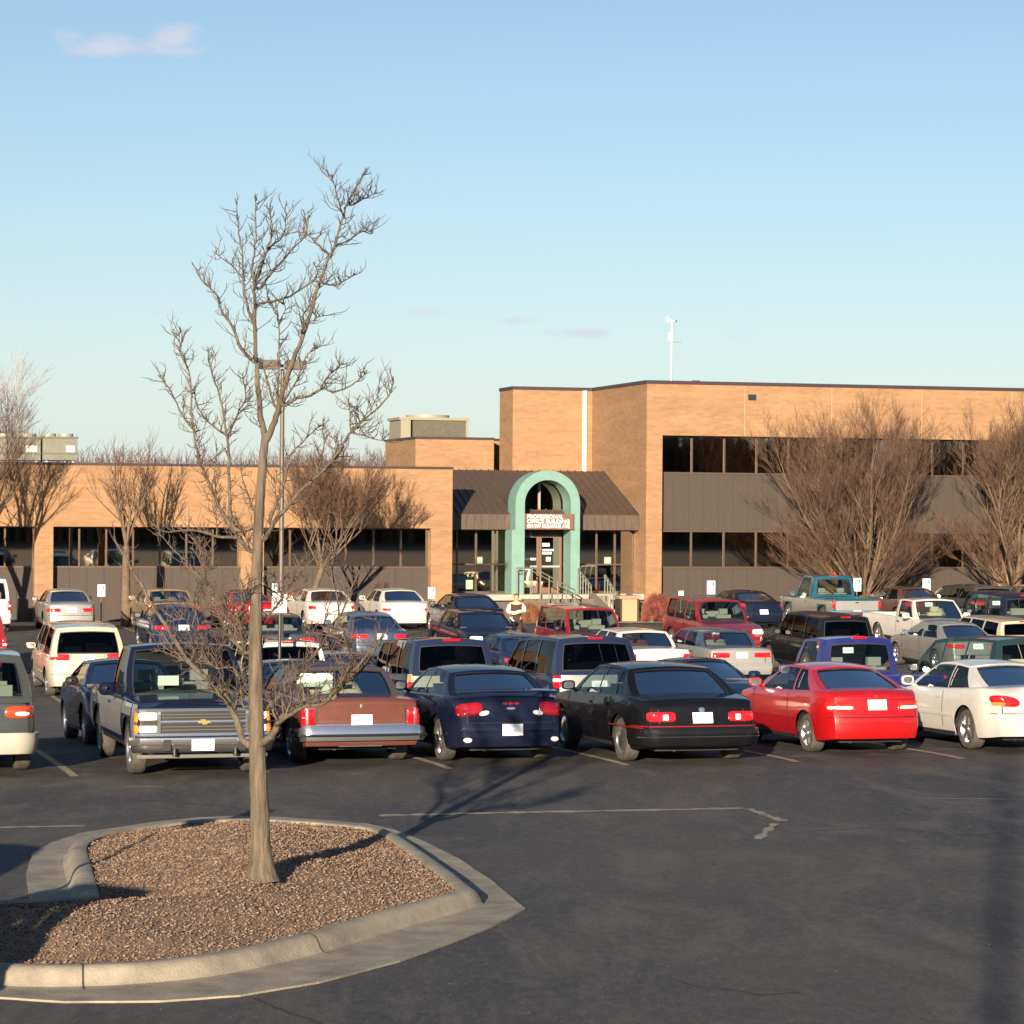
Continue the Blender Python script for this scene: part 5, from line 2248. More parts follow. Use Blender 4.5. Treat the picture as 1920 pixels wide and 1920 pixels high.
def limb(pts, w0, w1, depth, trunk=False, snap=True):
    d0 = near_depth(*pts[0]) if snap else TY
    if snap and tree_nodes:
        nn = min(tree_nodes, key=lambda n: (n[0] - pts[0][0]) ** 2 + (n[1] - pts[0][1]) ** 2)
        if math.hypot(nn[0] - pts[0][0], nn[1] - pts[0][1]) > 1.5:
            pts = [(nn[0], nn[1])] + list(pts)
    acc = [0]
    for a, b in zip(pts[:-1], pts[1:]):
        acc.append(acc[-1] + math.hypot(b[0] - a[0], b[1] - a[1]))
    # resample smoothly
    P3, Rr = [], []
    N_ = len(pts)
    for i in range(N_ - 1):
        p0, p1, p2, p3 = pts[max(0, i - 1)], pts[i], pts[i + 1], pts[min(N_ - 1, i + 2)]
        for k in range(4):
            t = k / 4
            q = [.5 * (2 * p1[j] + (p2[j] - p0[j]) * t + (2 * p0[j] - 5 * p1[j] + 4 * p2[j] - p3[j]) * t * t + (3 * p1[j] - p0[j] - 3 * p2[j] + p3[j]) * t ** 3) for j in (0, 1)]
            f = (acc[i] + (acc[i + 1] - acc[i]) * t) / acc[-1]
            q = [q[0] + (rt.uniform(-1.2, 1.2) if not trunk else 0), q[1] + (rt.uniform(-1, 1) if not trunk else 0)]
            Y = d0 + depth * f ** .85
            P3.append(px3(q[0], q[1], Y))
            tree_nodes.append((q[0], q[1], Y))
            Rr.append(lerp(w0, w1, f ** .65) * (1 if trunk else .88) / 2 * Y / F)
    Y = d0 + depth
    P3.append(px3(pts[-1][0], pts[-1][1], Y))
    tree_nodes.append((pts[-1][0], pts[-1][1], Y))
    Rr.append(w1 / 2 * Y / F)
    limbs.append((P3, Rr, trunk))
    return P3


limb([(492, 1655), (489, 1600), (486, 1500), (482, 1400), (480, 1300), (479, 1200), (481, 1100), (484, 1000), (488, 940), (493, 860), (499, 812)], 44, 15, .15, True, False)
limb([(499, 822), (488, 780), (482, 700), (479, 640), (477, 560), (476, 545), (484, 510), (497, 478), (510, 440), (507, 400), (501, 389)], 15, 3, .2)
limb([(499, 825), (515, 790), (525, 755), (540, 700), (560, 650), (578, 600), (597, 535), (610, 500), (628, 460), (642, 410), (650, 385), (668, 350), (684, 324)], 15, 3, -.5)
A = limb
# low limbs (coordinates read off the second enlargement)
A([(478, 1400), S(690, 1180), S(650, 1060), S(600, 960), S(520, 880), S(430, 800), S(360, 700), S(300, 600), S(230, 500), S(160, 370), S(90, 250), (213, 1010)], 19, 4, 1.0)
A([(492, 1392), S(840, 1160), S(880, 1080), S(960, 1010), S(1050, 985), S(1150, 970), S(1190, 900), S(1250, 850), S(1320, 780), S(1400, 650)], 19, 5, -.9)
A([S(860, 1100), S(920, 1060), S(1010, 1010), S(1100, 1000), S(1160, 930), S(1280, 800), S(1390, 680)], 12, 4, -1.3)
A([S(790, 1030), S(870, 970), S(950, 880), S(1040, 760), S(1120, 660), S(1180, 560), S(1230, 440), S(1280, 330)], 10, 3, .9)
A([S(760, 1040), S(730, 1010), S(690, 1000), S(660, 830), S(560, 820), S(520, 790), S(400, 780), S(310, 740), S(260, 730)], 6, 2, .7)
A([S(560, 820), S(520, 720), S(450, 620), S(400, 570), S(350, 570), S(290, 530)], 5, 2, .5)
A([S(740, 720), S(700, 740), S(620, 640), S(580, 560), S(520, 450), S(490, 330), S(470, 200), S(380, 110)], 11, 2.5, 1.3)
A([S(700, 720), S(650, 560), S(540, 450), S(450, 330), S(350, 230), S(270, 140)], 8, 2, .9)
A([S(700, 680), S(680, 600), S(665, 540), S(700, 480), S(690, 400)], 8, 4, -.6)
A([S(770, 235), S(720, 220), S(660, 160), S(560, 150), S(430, 120), S(300, 130)], 12, 3, 1.2)
A([S(650, 830), S(680, 900), S(690, 950)], 5, 5, 0.)
A([S(780, 600), S(850, 520), S(900, 440), S(960, 360), S(1060, 250)], 6, 2, .8)
A([S(1180, 900), S(1220, 840), S(1240, 740), S(1230, 690)], 7, 2, -.4)
A([S(1180, 560), S(1160, 420), S(1140, 300), S(1160, 200)], 5, 2, .5)
# crown limbs (first enlargement)
A([T(560, 1870), T(490, 1900), T(430, 1880), T(410, 1700), T(405, 1500), T(385, 1330), T(350, 1180), T(310, 1060), T(305, 990)], 11, 3, .8)
A([T(550, 1840), T(520, 1760), T(480, 1640), T(470, 1590)], 5, 2, .5)
A([T(430, 1900), T(350, 1760), T(290, 1620), T(245, 1480), T(220, 1300), T(210, 1120), T(165, 990), T(125, 930), T(155, 890)], 10, 2.5, .9)
A([T(235, 1400), T(170, 1310), T(110, 1190), T(60, 1120)], 5, 2, .3)
A([T(400, 1420), T(310, 1350), T(250, 1270), T(235, 1180)], 5, 2, .4)
A([T(408, 1400), T(450, 1310), T(495, 1220), T(480, 1110)], 5, 2, -.5)
A([T(540, 1035), T(470, 970), T(430, 860), T(370, 770), T(350, 700), T(270, 620), T(235, 550)], 10, 2.5, .6)
A([T(545, 870), T(500, 740), T(485, 620), T(480, 500), T(460, 380), T(450, 230)], 8, 2, .5)
A([T(485, 610), T(420, 540), T(340, 480)], 5, 2, .4)
A([T(545, 640), T(530, 560), T(540, 470), T(550, 360), T(545, 200)], 6, 2, -.4)
A([T(560, 600), T(590, 500), T(630, 440), T(680, 400), T(700, 330), T(700, 240)], 6, 2, .4)
A([T(570, 660), T(620, 590), T(680, 520), T(760, 430), T(810, 380), T(795, 270)], 7, 2, .7)
A([T(915, 480), T(860, 430), T(820, 390), T(760, 370), T(690, 390)], 6, 2, .6)
A([T(570, 740), T(640, 725), T(720, 700), T(800, 650), T(860, 600), T(850, 540)], 7, 3, .7)
A([T(875, 630), T(930, 640), T(990, 630), T(1050, 590)], 5, 2, -.5)
A([T(960, 440), T(1030, 410), T(1090, 370), T(1140, 380)], 4.5, 1.6, .4)
A([T(1000, 290), T(970, 200), T(940, 90)], 4.5, 1.6, -.5)
A([T(1040, 230), T(1100, 200), T(1160, 170)], 4.5, 1.6, .5)
A([T(700, 1260), T(760, 1225), T(830, 1210), T(890, 1175), T(960, 1190), T(1040, 1160), T(1110, 1100)], 9, 2.5, -.8)
A([T(885, 1170), T(920, 1110), T(990, 1050)], 5, 2, -.4)
A([T(780, 880), T(830, 830), T(890, 800)], 4.5, 1.6, -.4)
A([T(800, 850), T(790, 800), T(870, 700)], 4, 1.6, .3)
A([(497, 1010), T(640, 1870), T(720, 1770), T(800, 1680), T(880, 1610), T(960, 1520), T(1030, 1410), T(1100, 1340), T(1180, 1270), T(1230, 1210), T(1255, 1145)], 12, 3, -1.1)
A([T(620, 1850), T(670, 1720), T(700, 1640), T(720, 1520), T(800, 1440), T(870, 1370)], 9, 2, .8)
A([T(860, 1600), T(890, 1520), T(900, 1440), T(890, 1380)], 6, 2, .3)
A([T(1050, 1400), T(1140, 1430), T(1240, 1450)], 4, 1.6, -.4)
A([T(1040, 1400), T(1030, 1320), T(1030, 1270)], 5, 2, .3)
A([T(645, 1260), T(610, 1150), T(580, 1060)], 8, 3, .3)
A([T(660, 1230), T(665, 1050), T(665, 850), T(630, 740)], 6, 2, .5)
A([T(665, 840), T(700, 770), T(690, 740)], 3.5, 1.4, .2)
A([T(690, 1240), T(760, 1130), T(800, 1020), T(850, 960)], 6, 2, -.4)
# further side limbs on the lower half, reaching in all directions
low = [l for l in limbs if not l[2] and l[0][0].z < 3.55]
for (P3, Rr, tk) in low:
    n_ = 5 if len(P3) > 20 else 2
    for k in range(n_):
        i = rt.randrange(len(P3) // 6 + 1, max(len(P3) // 6 + 2, int(len(P3) * .75)))
        d = (P3[i + 1] - P3[i]).normalized()
        e = Vector((rt.uniform(-1, 1), rt.uniform(-1, 1), rt.uniform(-.1, .9))).normalized()
        dd = (d * .7 + e).normalized()
        p = P3[i].copy()
        ln2 = rt.uniform(.2, .5)
        pts_, rr2 = [p], [max(.006, Rr[i] * .55)]
        for j in range(6):
            dd = (dd + Vector((rt.uniform(-.25, .25), rt.uniform(-.25, .25), rt.uniform(-.05, .3)))).normalized()
            p = p + dd * ln2 / 6
            pts_.append(p)
            rr2.append(rr2[0] * (1 - .75 * (j + 1) / 6))
        limbs.append((pts_, rr2, False))
tree = empty('bare_tree', TB - Vector((0, 0, .03)), 0, 'leafless young tree on the mulch island in front of the parked cars', 'tree')
tr = MB()
br = MB()
P0, R0, _ = limbs[0]
for i in range(len(P0)):
    hgt = P0[i].z - TB.z
    if hgt < .35:
        R0[i] *= 1 + .38 * ((.35 - hgt) / .35) ** 2
for (P3, Rr, tk) in limbs:
    if tk:
        # finer rings with knots and small swellings
        q3, qr = [], []
        for a_, b_, ra_, rb2 in zip(P3[:-1], P3[1:], Rr[:-1], Rr[1:]):
            n_ = max(1, int((b_ - a_).length / .035))
            for k_ in range(n_):
                f_ = k_ / n_
                p_ = a_.lerp(b_, f_)
                kn = noise.noise(Vector((p_.z * 3.1, p_.x, 5)))
                q3.append(p_ + Vector((noise.noise(Vector((p_.z * 2.5, 1, 0))), noise.noise(Vector((p_.z * 2.5, 9, 0))), 0)) * .006)
                qr.append(lerp(ra_, rb2, f_) * (1 + .05 * noise.noise(Vector((p_.z * 9, 0, 2))) + .10 * max(0, kn - .25)))
        q3.append(P3[-1])
        qr.append(Rr[-1])
        tr.tube([p - TB for p in q3], qr, 22)
    else:
        br.tube([p - TB for p in P3], Rr, 8 if Rr[0] > .03 else 5)
# flare at the foot
for i, v_ in enumerate(tr.v):
    v_ = Vector(v_)
    tr.v[i] = v_ + Vector((noise.noise(v_ * 22), noise.noise(v_ * 22 + Vector((7, 0, 0))), 0)) * .0045
tr.build('trunk', M_BARK, tree, smooth=True, angle=80, loc=(0, 0, .03))
br.build('branches', M_BARK, tree, smooth=True, angle=80, loc=(0, 0, .03))
# side twigs along every limb
tw = MB()


def twig(mb, p, d, ln_, r, lvl, rnd, up=.25, wob=.35):
    n = 3
    pts = [p]
    q = p
    dd = d.normalized()
    for i in range(n):
        dd = (dd + Vector((rnd.uniform(-wob, wob), rnd.uniform(-wob, wob), rnd.uniform(-wob, wob) + up * .5))).normalized()
        q = q + dd * ln_ / n
        pts.append(q)
    mb.tube(pts, [r, r * .8, r * .6, r * .4], 3, cap=False)
    if lvl > 0:
        for i in range(1, n + 1):
            if rnd.random() < .85:
                e = (dd + Vector((rnd.uniform(-1, 1), rnd.uniform(-1, 1), rnd.uniform(-.5, .9)))).normalized()
                twig(mb, pts[i], e, ln_ * rnd.uniform(.4, .7), r * .65, lvl - 1, rnd, up, wob)


for (P3, Rr, tk) in limbs:
    if tk:
        continue
    L_ = sum((b - a).length for a, b in zip(P3[:-1], P3[1:]))
    step_ = .034 if L_ > .8 else .028
    for a, b, ra_ in zip(P3[:-1], P3[1:], Rr[:-1]):
        seg = (b - a).length
        k = seg / step_
        cnt = int(k) + (1 if rt.random() < k - int(k) else 0)
        if a is P3[0]:
            continue
        thin = max(0., 1 - ra_ / .045)
        for _ in range(cnt):
            if rt.random() > .25 + .6 * thin:
                continue
            p = a.lerp(b, rt.random()) - TB
            d = (b - a).normalized()
            side = Vector((rt.uniform(-1, 1), rt.uniform(-1, 1), rt.uniform(-.2, .6)))
            side = (side - d * side.dot(d)).normalized()
            dd = (d * rt.uniform(.35, 1.0) + side)
            twig(tw, p, dd, rt.uniform(.06, .20), .0056, 2 if rt.random() < .35 else 1, rt, .3)
    # a spray at the tip
    for _ in range(4):
        d = (P3[-1] - P3[-2]).normalized() + Vector((rt.uniform(-.6, .6), rt.uniform(-.6, .6), rt.uniform(-.2, .5)))
        twig(tw, P3[-1] - TB, d, rt.uniform(.03, .07), .0050, 0, rt, .3)
tw.build('twigs', M_TWIG, tree, loc=(0, 0, .03))


# ------------------------------------------------------------------ other bare trees
def bare_tree(name, base, h, spread, label, seed, stems=5, lean=0.0, fork=.12, dens=1.0, levels=4, rtrunk=.14, mt=None, mtw=None, group=None, trunk_h=None, vert=1.0, tw_r=.006, low_stems=0):
    rnd = random.Random(seed)
    t = empty(name, base, 0, label, 'tree', group)
    tm, bmz, wm = MB(), MB(), MB()
    th = trunk_h if trunk_h is not None else h * fork
    top = Vector((lean * th, 0, th))
    tm.tube([Vector((0, 0, -.15)), Vector((lean * th * .4, 0, th * .5)), top], [rtrunk * 1.25, rtrunk, rtrunk * .85], 10)

    def grow(p, d, ln_, r, lvl):
        n = 4 if lvl > 1 else 2
        pts, rr = [p], [r]
        dd = d.normalized()
        q = p
        for i in range(n):
            dd = (dd + Vector((rnd.uniform(-.13, .13), rnd.uniform(-.13, .13), .07 * vert))).normalized()
            q = q + dd * ln_ / n
            pts.append(q)
            rr.append(r * (1 - .55 * (i + 1) / n))
        if r > .012:
            bmz.tube(pts, rr, 6 if r > .04 else 4, cap=False)
        else:
            wm.tube(pts, rr, 3, cap=False)
        if lvl <= 0:
            return
        kids = int((3.2 if lvl > 1 else 4.5) * dens + rnd.random())
        for k in range(kids):
            f = rnd.uniform(.3, 1)
            i = min(n - 1, int(f * n))
            p2 = pts[i].lerp(pts[i + 1], f * n - i if i < n - 1 else rnd.random())
            side = Vector((rnd.uniform(-1, 1), rnd.uniform(-1, 1), rnd.uniform(-.25, .5)))
            d2 = dd * rnd.uniform(.8, 1.5) + side.normalized() * rnd.uniform(.45, .95)
            grow(p2, d2, ln_ * rnd.uniform(.5, .74), max(tw_r, rr[i] * rnd.uniform(.45, .68)), lvl - 1)
        grow(pts[-1], dd + Vector((rnd.uniform(-.2, .2), rnd.uniform(-.2, .2), .1)), ln_ * .62, max(tw_r, rr[-1]), lvl - 1)
    for k in range(stems):
        a = 2 * math.pi * k / stems + rnd.uniform(-.3, .3)
        s_ = spread * rnd.uniform(.25, 1.0)
        d = Vector((math.cos(a) * s_ + lean * .7, math.sin(a) * s_, rnd.uniform(.42, 1.15) if stems > 10 else 1))
        grow(top, d, (h - th) * rnd.uniform(.42, .52) / max(.6, d.normalized().z ** .5), rtrunk * rnd.uniform(.30, .55), levels)
    for k in range(low_stems):
        a = 2 * math.pi * k / low_stems + rnd.uniform(-.4, .4)
        grow(top, Vector((math.cos(a), math.sin(a), rnd.uniform(.25, .6))), (h - th) * rnd.uniform(.26, .36), rtrunk * rnd.uniform(.16, .26), levels - 1)
    tm.build('trunk', mt or M_BARK2, t, smooth=True, angle=80)
    bmz.build('branches', mt or M_BARK2, t, smooth=True, angle=80)
    wm.build('twigs', mtw or M_TWIG2, t)
    return t


def at(px, v, py=1120):
    x, y = undo(px, py)
    Y = v / (CT - x / F * ST)
    return Vector((x / F * Y, Y, G(v)))


bare_tree('bare_tree', at(1620, 95.6), 7.2, .62, 'broad vase shaped bare tree before the tall brick block, between its first two window bays', 4, stems=11, fork=.10, dens=.98, levels=5, rtrunk=.20, vert=.8, tw_r=.0048, low_stems=16)
bare_tree('bare_tree', at(1905, 95.6), 7.5, .5, 'bare tree with thick leaning stems at the right edge before the tall block', 9, stems=9, fork=.14, dens=.95, levels=5, rtrunk=.25, vert=.8, tw_r=.0048, low_stems=12)
bare_tree('bare_tree', at(573, 93.6), 5.9, .95, 'small bare tree with a leaning trunk before the right half of the low wing', 15, stems=8, lean=.28, trunk_h=2.0, dens=1.25, levels=4, rtrunk=.12, vert=.8, tw_r=.006)
bare_tree('bare_tree', at(236, 94.4), 6.6, .36, 'narrow upright bare tree before the low wing, left of the island tree', 23, stems=6, trunk_h=2.8, dens=1.0, levels=3, rtrunk=.15, vert=1.2)
bare_tree('bare_tree', at(-52, 93.6), 8.2, .55, 'bare tree beyond the left edge whose twigs reach into the photo', 31, stems=6, trunk_h=1.8, dens=1.0, levels=4, rtrunk=.2, vert=.8)
bare_tree('bare_tree', at(-45, 132), 11.0, .5, 'tall pale bare tree rising behind the rooftop units at the left edge', 37, stems=7, trunk_h=3, dens=1.1, levels=4, rtrunk=.22, vert=.8, mt=mat('bark_grey', (.3, .27, .25), .9), mtw=mat('twig_grey', (.30, .26, .25), .9), tw_r=.009)

# far off woods: countless twigs that read as one mass
def wood(name, u0, u1, v0, v1, h0, h1, cnt, seed, label, m, w=.03, base=0.0):
    rnd = random.Random(seed)
    mb = MB()
    for i in range(cnt):
        u, v = rnd.uniform(u0, u1), rnd.uniform(v0, v1)
        hh = (h0 + (h1 - h0) * (.5 + .5 * noise.noise(Vector((u * .08, v * .05, seed))))) * rnd.uniform(.8, 1.08)
        p = L(u, v, base)
        q = p + Vector((rnd.uniform(-.8, .8), rnd.uniform(-.8, .8), hh))
        mb.tube([p, p.lerp(q, .5), q], [w * 2.2, w * 1.4, w * .4], 3, cap=False)
        for k in range(7):
            f = rnd.uniform(.25, .95)
            s_ = p.lerp(q, f)
            e = s_ + Vector((rnd.uniform(-1, 1), rnd.uniform(-1, 1), rnd.uniform(.3, 1.5))) * hh * .12
            mb.tube([s_, s_.lerp(e, .5) + Vector((0, 0, .08)), e], [w * .8, w * .6, w * .3], 3, cap=False)
    o = mb.build(name, m)
    return tag(o, label, 'wood', kind='stuff')


wood('distant_wood', -10, 75, 215, 240, 7.3, 8.9, 4200, 3, 'low line of bare woodland showing above the roof of the low wing', mat('far_twig', (.11, .085, .085), .95), .035)
wood('wood_behind', -170, 130, -125, -100, 10, 18, 7000, 8, 'bare wood behind the camera mirrored in the windows', mat('wood_twig', (.10, .075, .055), .95), .16)
# ------------------------------------------------------------------ shrubs
def shrub(name, base, rx, ry, rz_, label, seed, n=900, m=None):
    rnd = random.Random(seed)
    t = empty(name, base, TH, label, 'shrub')
    mb = MB()
    for i in range(n):
        a = rnd.uniform(0, 6.283)
        zz = rnd.random() ** .8
        rr = math.sqrt(max(0, 1 - (zz * .98) ** 2)) * rnd.uniform(.75, 1.04)
        q = Vector((rx * rr * math.cos(a), ry * rr * math.sin(a), rz_ * zz * rnd.uniform(.93, 1.05)))
        p = Vector((q.x * .25, q.y * .25, 0))
        md = p.lerp(q, .6) + Vector((0, 0, .05))
        mb.tube([p, md, q], [.008, .006, .003], 3, cap=False)
        for k in range(3):
            e = md.lerp(q, rnd.random())
            mb.tube([e, e + Vector((rnd.uniform(-.12, .12), rnd.uniform(-.12, .12), rnd.uniform(.02, .16)))], [.005, .003], 3, cap=False)
    mb.build('twigs', m, t)
    st = MB()
    for k in range(6):
        a = k * 1.047
        st.tube([(0, 0, -.03), (rx * .3 * math.cos(a), ry * .3 * math.sin(a), rz_ * .5)], [.02, .012], 5)
    st.build('stems', M_BARK2, t)
    return t


M_REDTW = mat('red_twig', (.22, .06, .045), .9, var=.4, vscale=3)
M_RUST = mat('rust_leaf', (.26, .11, .05), .9, var=.4, vscale=4)
shrub('round_shrub', at(1232, 95.4), .66, .6, 1.05, 'round reddish bare bush beside the tall brick pier', 2, 1500, M_REDTW)
shrub('low_hedge', at(992, 94.9), .50, .4, .72, 'low rusty red hedge in front of the steps behind the person', 5, 1000, M_RUST)
shrub('low_shrub', at(715, 95.2), .7, .5, 1.5, 'tangled brown shrub behind the white sedans by the wall', 6, 900, M_TWIG2)
shrub('low_shrub', at(545, 94.8), .5, .5, 1.2, 'rusty brown shrub right of the tree trunk by the wall', 12, 500, M_RUST)

# ------------------------------------------------------------------ signs and lamp post
def symbol_board(t, w, h, z, m, marks):
    b = MB()
    b.box(-w / 2, w / 2, -.012, 0, z, z + h)
    p = b.build('sign_panel', m, t)
    for (mm, x0, x1, z0, z1) in marks:
        q = MB()
        q.box(x0, x1, -.018, -.0125, z + z0, z + z1)
        q.build('sign_symbol', mm, p)
    return p


def wheelchair(mb, x, z, s, y=-.02):
    # small access symbol: head, back, seat and wheel
    mb.cyl((x - .1 * s, y, z + .80 * s), (0, 1, 0), .09 * s, .004, 10)
    mb.tube([(x - .1 * s, y, z + .68 * s), (x - .08 * s, y, z + .35 * s), (x + .18 * s, y, z + .33 * s), (x + .3 * s, y, z + .05 * s)], .05 * s, 5)
    mb.tube([(x - .05 * s + .26 * s * math.cos(a), y, z + .25 * s + .26 * s * math.sin(a)) for a in [math.pi * .75 + i * .32 for i in range(14)]], .035 * s, 5)


def parking_sign(px, py_top, v, label, w=.32, h=.5, kind='blue'):
    b = at(px, v)
    u, z = fac(px, py_top, v)
    t = empty('parking_sign', b, TH, label, 'sign', 'access parking signs along the building')
    zt_ = z - b.z
    m = MB()
    m.tube([(0, 0.03, -.05), (0, 0.03, zt_ - .03)], .025, 6)
    m.build('post', M_METAL, t)
    b_ = MB()
    b_.box(-w / 2, w / 2, -.012, 0.002, zt_ - h, zt_)
    p = b_.build('sign_panel', M_WHITE, t)
    q = MB()
    q.box(w * .02, w * .42, -.016, -.0125, zt_ - h * .48, zt_ - h * .12)
    q.build('blue_square', M_BLUE, p)
    q = MB()
    wheelchair(q, w * .20, zt_ - h * .46, .15)
    q.build('access_symbol', M_WHITE, p)
    q = MB()
    if kind == 'blue':
        q.box(-w * .38, -w * .2, -.017, -.0125, zt_ - h * .5, zt_ - h * .12)
        q.box(-w * .38, w * .3, -.017, -.0125, zt_ - h * .88, zt_ - h * .82)
    else:
        q.box(-w * .3, w * .3, -.017, -.0125, zt_ - h * .9, zt_ - h * .84)
    q.build('sign_lettering', mat('green_letter', (.2, .42, .36), .6), p)
    return t


parking_sign(1333, 1089, 94.6, 'white access parking sign left of the navy sedan by the brown panel wall')
parking_sign(1607, 1084, 94.6, 'white access parking sign standing before the broad bare tree')
parking_sign(1737, 1085, 94.6, 'white access parking sign to the right of the burgundy sedan roof')
parking_sign(190, 1096, 94.6, 'small pale access sign right of the silver sedan by the wall', w=.26, h=.42)
parking_sign(809, 1101, 94.6, 'small pale sign in front of the last brick pier of the low wing', w=.26, h=.42)
parking_sign(515, 1094, 94.6, 'small pale sign peeping over the larger white sign', w=.2, h=.3)
parking_sign(1277, 1108, 94.6, 'tiny grey sign between the round bush and the second dark red suv', w=.2, h=.3)
# the nearer white sign on a black post
b = at(523, 54.2, 1250)
_, z1_ = fac(523, 1112, 54.2)
_, z0_ = fac(523, 1149, 54.2)
t = empty('notice_sign', b, TH, 'white sign with small grey marks on a thin black post beside the tree trunk', 'sign')
m = MB()
m.tube([(0.02, 0.03, -.05), (0.02, 0.03, z0_ - b.z + .05)], .035, 8)
m.build('post', M_DARK, t)
m = MB()
m.box(-.155, .155, -.012, .002, z0_ - b.z, z1_ - b.z)
p = m.build('sign_panel', M_WHITE, t)
m = MB()
zz = z0_ - b.z
for (x0_, x1_, a_, b__) in ((-.07, -.03, .25, .33), (-.1, -.04, .2, .24), (.0, .05, .31, .35), (.0, .07, .22, .25), (-.01, .03, .14, .18), (.0, .03, .05, .08)):
    m.box(x0_, x1_, -.016, -.0125, zz + a_, zz + b__)
m.build('sign_lettering', mat('grey_letter', (.25, .25, .24), .6), p)

# twin headed lamp post
v_l = 72.5
b = at(527, v_l)
_, zl1 = fac(529, 676, v_l)
_, zl0 = fac(529, 692, v_l)
t = empty('lamp_post', b, TH, 'tall brown car park lamp post with two flat box heads behind the bare tree', 'lamp post')
H_ = zl1 - b.z
hl = (zl1 - zl0)
m = MB()
m.tube([(0, 0, .45), (0, 0, H_ - hl)], [.075, .055], 8)
m.build('pole', M_METAL, t, smooth=True)
m = MB()
m.cyl((0, 0, -.05), (0, 0, 1), .25, .55, 16)
m.build('base', M_CONC, t)
m = MB()
m.box(-.22, .22, -.03, .03, H_ - hl * .8, H_ - hl * .45)
m.build('arm', M_METAL, t)
sc_ = 43 / F * b.y
for s_ in (-1, 1):
    m = MB()
    a_, b2 = sorted((s_ * .10, s_ * sc_))
    m.box(a_, b2, -.24, .24, H_ - hl, H_)
    hd = m.build('lamp_head', M_METAL, t)
    m = MB()
    m.box(a_ + .04, b2 - .04, -.2, .2, H_ - hl - .012, H_ - hl - .001)
    m.build('lens', mat('lamp_lens', (.5, .5, .45), .3), hd)

# things just outside the frame whose shadows fall into it
o = empty('lamp_post', Vector((-2.9, -15.0, 0)), 0, 'lamp post behind the camera whose shadow crosses the asphalt at the right edge', 'lamp post')
m = MB()
m.tube([(0, 0, .6), (0, 0, 14)], [.075, .06], 10)
m.build('pole', M_METAL, o)
m = MB()
m.cyl((0, 0, -.05), (0, 0, 1), .24, .7, 16)
m.build('base', M_CONC, o)
# dark suv parked left of the island, beyond the frame, that shades its left corner
t = make_vehicle('suv', P_GREY, 'grey suv parked beyond the left edge that shades the corner of the island', 'suv', kit=kit_tallred)
t.location = (-5.95, 15.9, 0)
t.rotation_euler = (0, 0, R(251))
t = make_vehicle('van', P_WHITE, 'white minivan beyond the left edge that shades the asphalt by the island', 'minivan', kit=kit_tallred)
t.location = (-7.3, 20.6, 0)
t.rotation_euler = (0, 0, R(88))
t = empty('notice_sign', Vector((-5.05, 22.3, .14)), 0, 'sign post beyond the left edge that throws a thin shadow on the mulch', 'sign')
m = MB()
m.tube([(0, 0, -.1), (0, 0, 2.0)], .03, 8)
m.build('post', M_GALV, t)
m = MB()
m.box(-.15, .15, -.01, .01, 1.6, 2.1)
m.build('sign_panel', M_WHITE, t)


# ------------------------------------------------------------------ the person
def skinned(name, pts, edges, radii, m, parent, sub=2, root=0):
    me = bpy.data.meshes.new(name)
    me.from_pydata([tuple(p) for p in pts], edges, [])
    o = bpy.data.objects.new(name, me)
    col.objects.link(o)
    sk = o.modifiers.new('skin', 'SKIN')
    me.skin_vertices.new(name='') if not me.skin_vertices else None
    for i, r in enumerate(radii):
        sv = me.skin_vertices[0].data[i]
        sv.radius = r if isinstance(r, tuple) else (r, r)
        sv.use_root = (i == root)
    ss = o.modifiers.new('sub', 'SUBSURF')
    ss.levels = sub
    ss.render_levels = sub
    bpy.context.view_layer.update()
    dg = bpy.context.evaluated_depsgraph_get()
    me2 = bpy.data.meshes.new_from_object(o.evaluated_get(dg))
    bpy.data.objects.remove(o)
    me2.name = name
    me2.shade_smooth()
    me2.materials.clear()
    me2.materials.append(m)
    o = bpy.data.objects.new(name, me2)
    col.objects.link(o)
    o.parent = parent
    return o


pb = at(968, 79.5, 1170)
per = empty('person', pb, 0, 'person in a dark vest with folded arms in white sleeves standing among the cars', 'person')
M_SKIN = mat('skin', (.60, .33, .20), .6)
M_VEST = mat('vest_cloth', (.045, .025, .02), .9)
M_SLEEVE = mat('white_cloth', (.82, .79, .74), .85)
M_HAIR = mat('hair', (.10, .06, .03), .8)
# local: x right, -y towards the camera, z up ; height 1.72
body_p = [(0, 0, .95), (0, -.01, 1.12), (0, -.01, 1.28), (0, 0, 1.42), (0, -.015, 1.50), (0, -.03, 1.60), (0, -.03, 1.70),
          (-.10, 0, .90), (-.11, -.01, .50), (-.11, .02, .09), (-.11, -.10, .035),
          (.10, 0, .90), (.11, -.02, .50), (.12, .02, .09), (.13, -.10, .035),
          (-.19, 0, 1.41), (.19, 0, 1.41)]
body_e = [(0, 1), (1, 2), (2, 3), (3, 4), (4, 5), (5, 6), (0, 7), (7, 8), (8, 9), (9, 10), (0, 11), (11, 12), (12, 13), (13, 14), (3, 15), (3, 16)]
body_r = [(.15, .11), (.135, .10), (.16, .11), (.12, .09), (.05, .05), (.085, .10), (.06, .07), .09, .06, .04, .045, .09, .06, .04, .045, .07, .07]
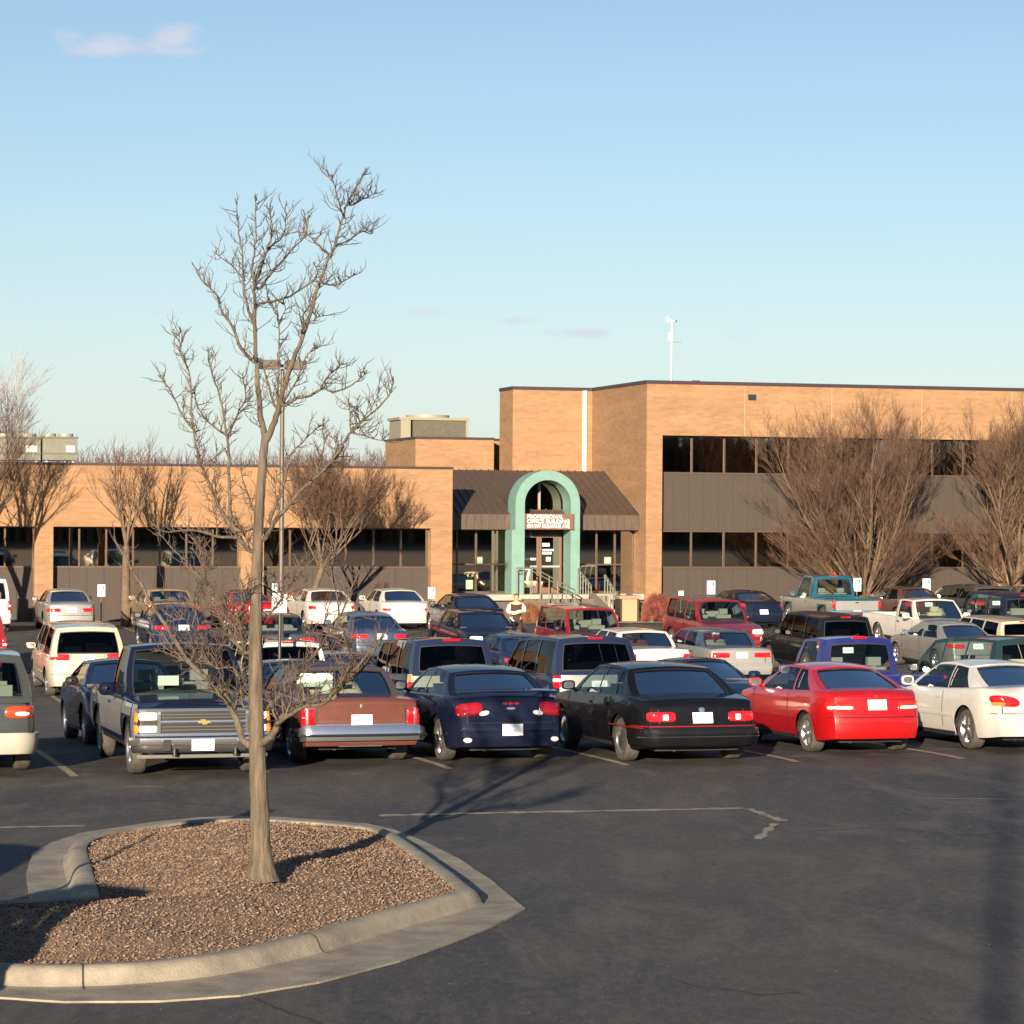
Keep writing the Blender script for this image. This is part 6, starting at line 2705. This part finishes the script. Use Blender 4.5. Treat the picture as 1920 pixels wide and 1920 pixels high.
# arms folded: upper arms hang, forearms cross in front
arm_p = {-1: [(-.19, 0, 1.41), (-.27, -.03, 1.18), (-.10, -.20, 1.13), (.10, -.24, 1.17)], 1: [(.19, 0, 1.41), (.27, -.03, 1.18), (.10, -.20, 1.19), (-.08, -.27, 1.13)]}
n0 = len(body_p)
pp, ee, rr_ = list(body_p), list(body_e), list(body_r)
for sg, k in ((-1, 15), (1, 16)):
    prev = k
    for q, r_ in zip(arm_p[sg][1:], (.045, .038, .028)):
        pp.append(q)
        rr_.append(r_)
        ee.append((prev, len(pp) - 1))
        prev = len(pp) - 1
    # five fingers lie along the other arm
    palm = Vector(pp[prev])
    dirx = Vector((-sg, 0, .25)).normalized()
    pp.append(tuple(palm + dirx * .06))
    rr_.append((.035, .018))
    ee.append((prev, len(pp) - 1))
    hub = len(pp) - 1
    for fi, ln_ in enumerate((.07, .08, .075, .06)):
        p1 = palm + dirx * .09 + Vector((0, -.005, (fi - 1.5) * .022))
        p2 = p1 + dirx * ln_ * .6 + Vector((0, .02, 0))
        pp += [tuple(p1), tuple(p2)]
        rr_ += [.009, .008]
        ee += [(hub, len(pp) - 2), (len(pp) - 2, len(pp) - 1)]
    pp.append(tuple(palm + Vector((-sg * .03, -.02, .055))))
    rr_.append(.010)
    ee.append((prev, len(pp) - 1))
skinned('body', pp, ee, rr_, M_SKIN, per)
# clothing slightly larger than the body
skinned('vest', [(0, 0, .88), (0, 0, .98), (0, -.01, 1.13), (0, -.01, 1.28), (0, 0, 1.41), (-.17, 0, 1.40), (.17, 0, 1.40)], [(0, 1), (1, 2), (2, 3), (3, 4), (4, 5), (4, 6)],
        [(.17, .125), (.17, .13), (.16, .125), (.185, .135), (.12, .10), .075, .075], M_VEST, per)
skinned('trousers', [(0, 0, .94), (-.10, 0, .86), (-.11, -.01, .50), (-.11, .02, .10), (.10, 0, .86), (.11, -.02, .50), (.12, .02, .10)], [(0, 1), (1, 2), (2, 3), (0, 4), (4, 5), (5, 6)],
        [(.165, .12), .105, .078, .06, .105, .078, .06], M_VEST, per)
for sg in (-1, 1):
    a = arm_p[sg]
    skinned('sleeve', [a[0], a[1], a[2], tuple(Vector(a[2]).lerp(Vector(a[3]), .85))], [(0, 1), (1, 2), (2, 3)], [.075, .068, .06, .05], M_SLEEVE, per)
skinned('folder', [(-.20, -.22, 1.02), (-.10, -.24, .92), (.02, -.22, .80)], [(0, 1), (1, 2)], [(.09, .02), (.10, .02), (.07, .02)], M_SLEEVE, per, 1)
skinned('hair', [(0, .03, 1.58), (0, .02, 1.66), (0, 0, 1.735)], [(0, 1), (1, 2)], [(.09, .08), (.10, .10), (.07, .08)], M_HAIR, per)
hd = MB()
for sg in (-1, 1):
    hd.cyl((sg * .032, -.125, 1.625), (0, -1, 0), .010, .008, 8)
hd.build('eyes', M_DARK, per)
hd = MB()
hd.cyl((0, -.12, 1.60), (0, -1, -.2), .012, .03, 6, .014)
hd.build('nose', M_SKIN, per)
hd = MB()
hd.box(-.022, .022, -.126, -.118, 1.555, 1.563)
hd.build('mouth', mat('lips', (.4, .12, .1), .6), per)
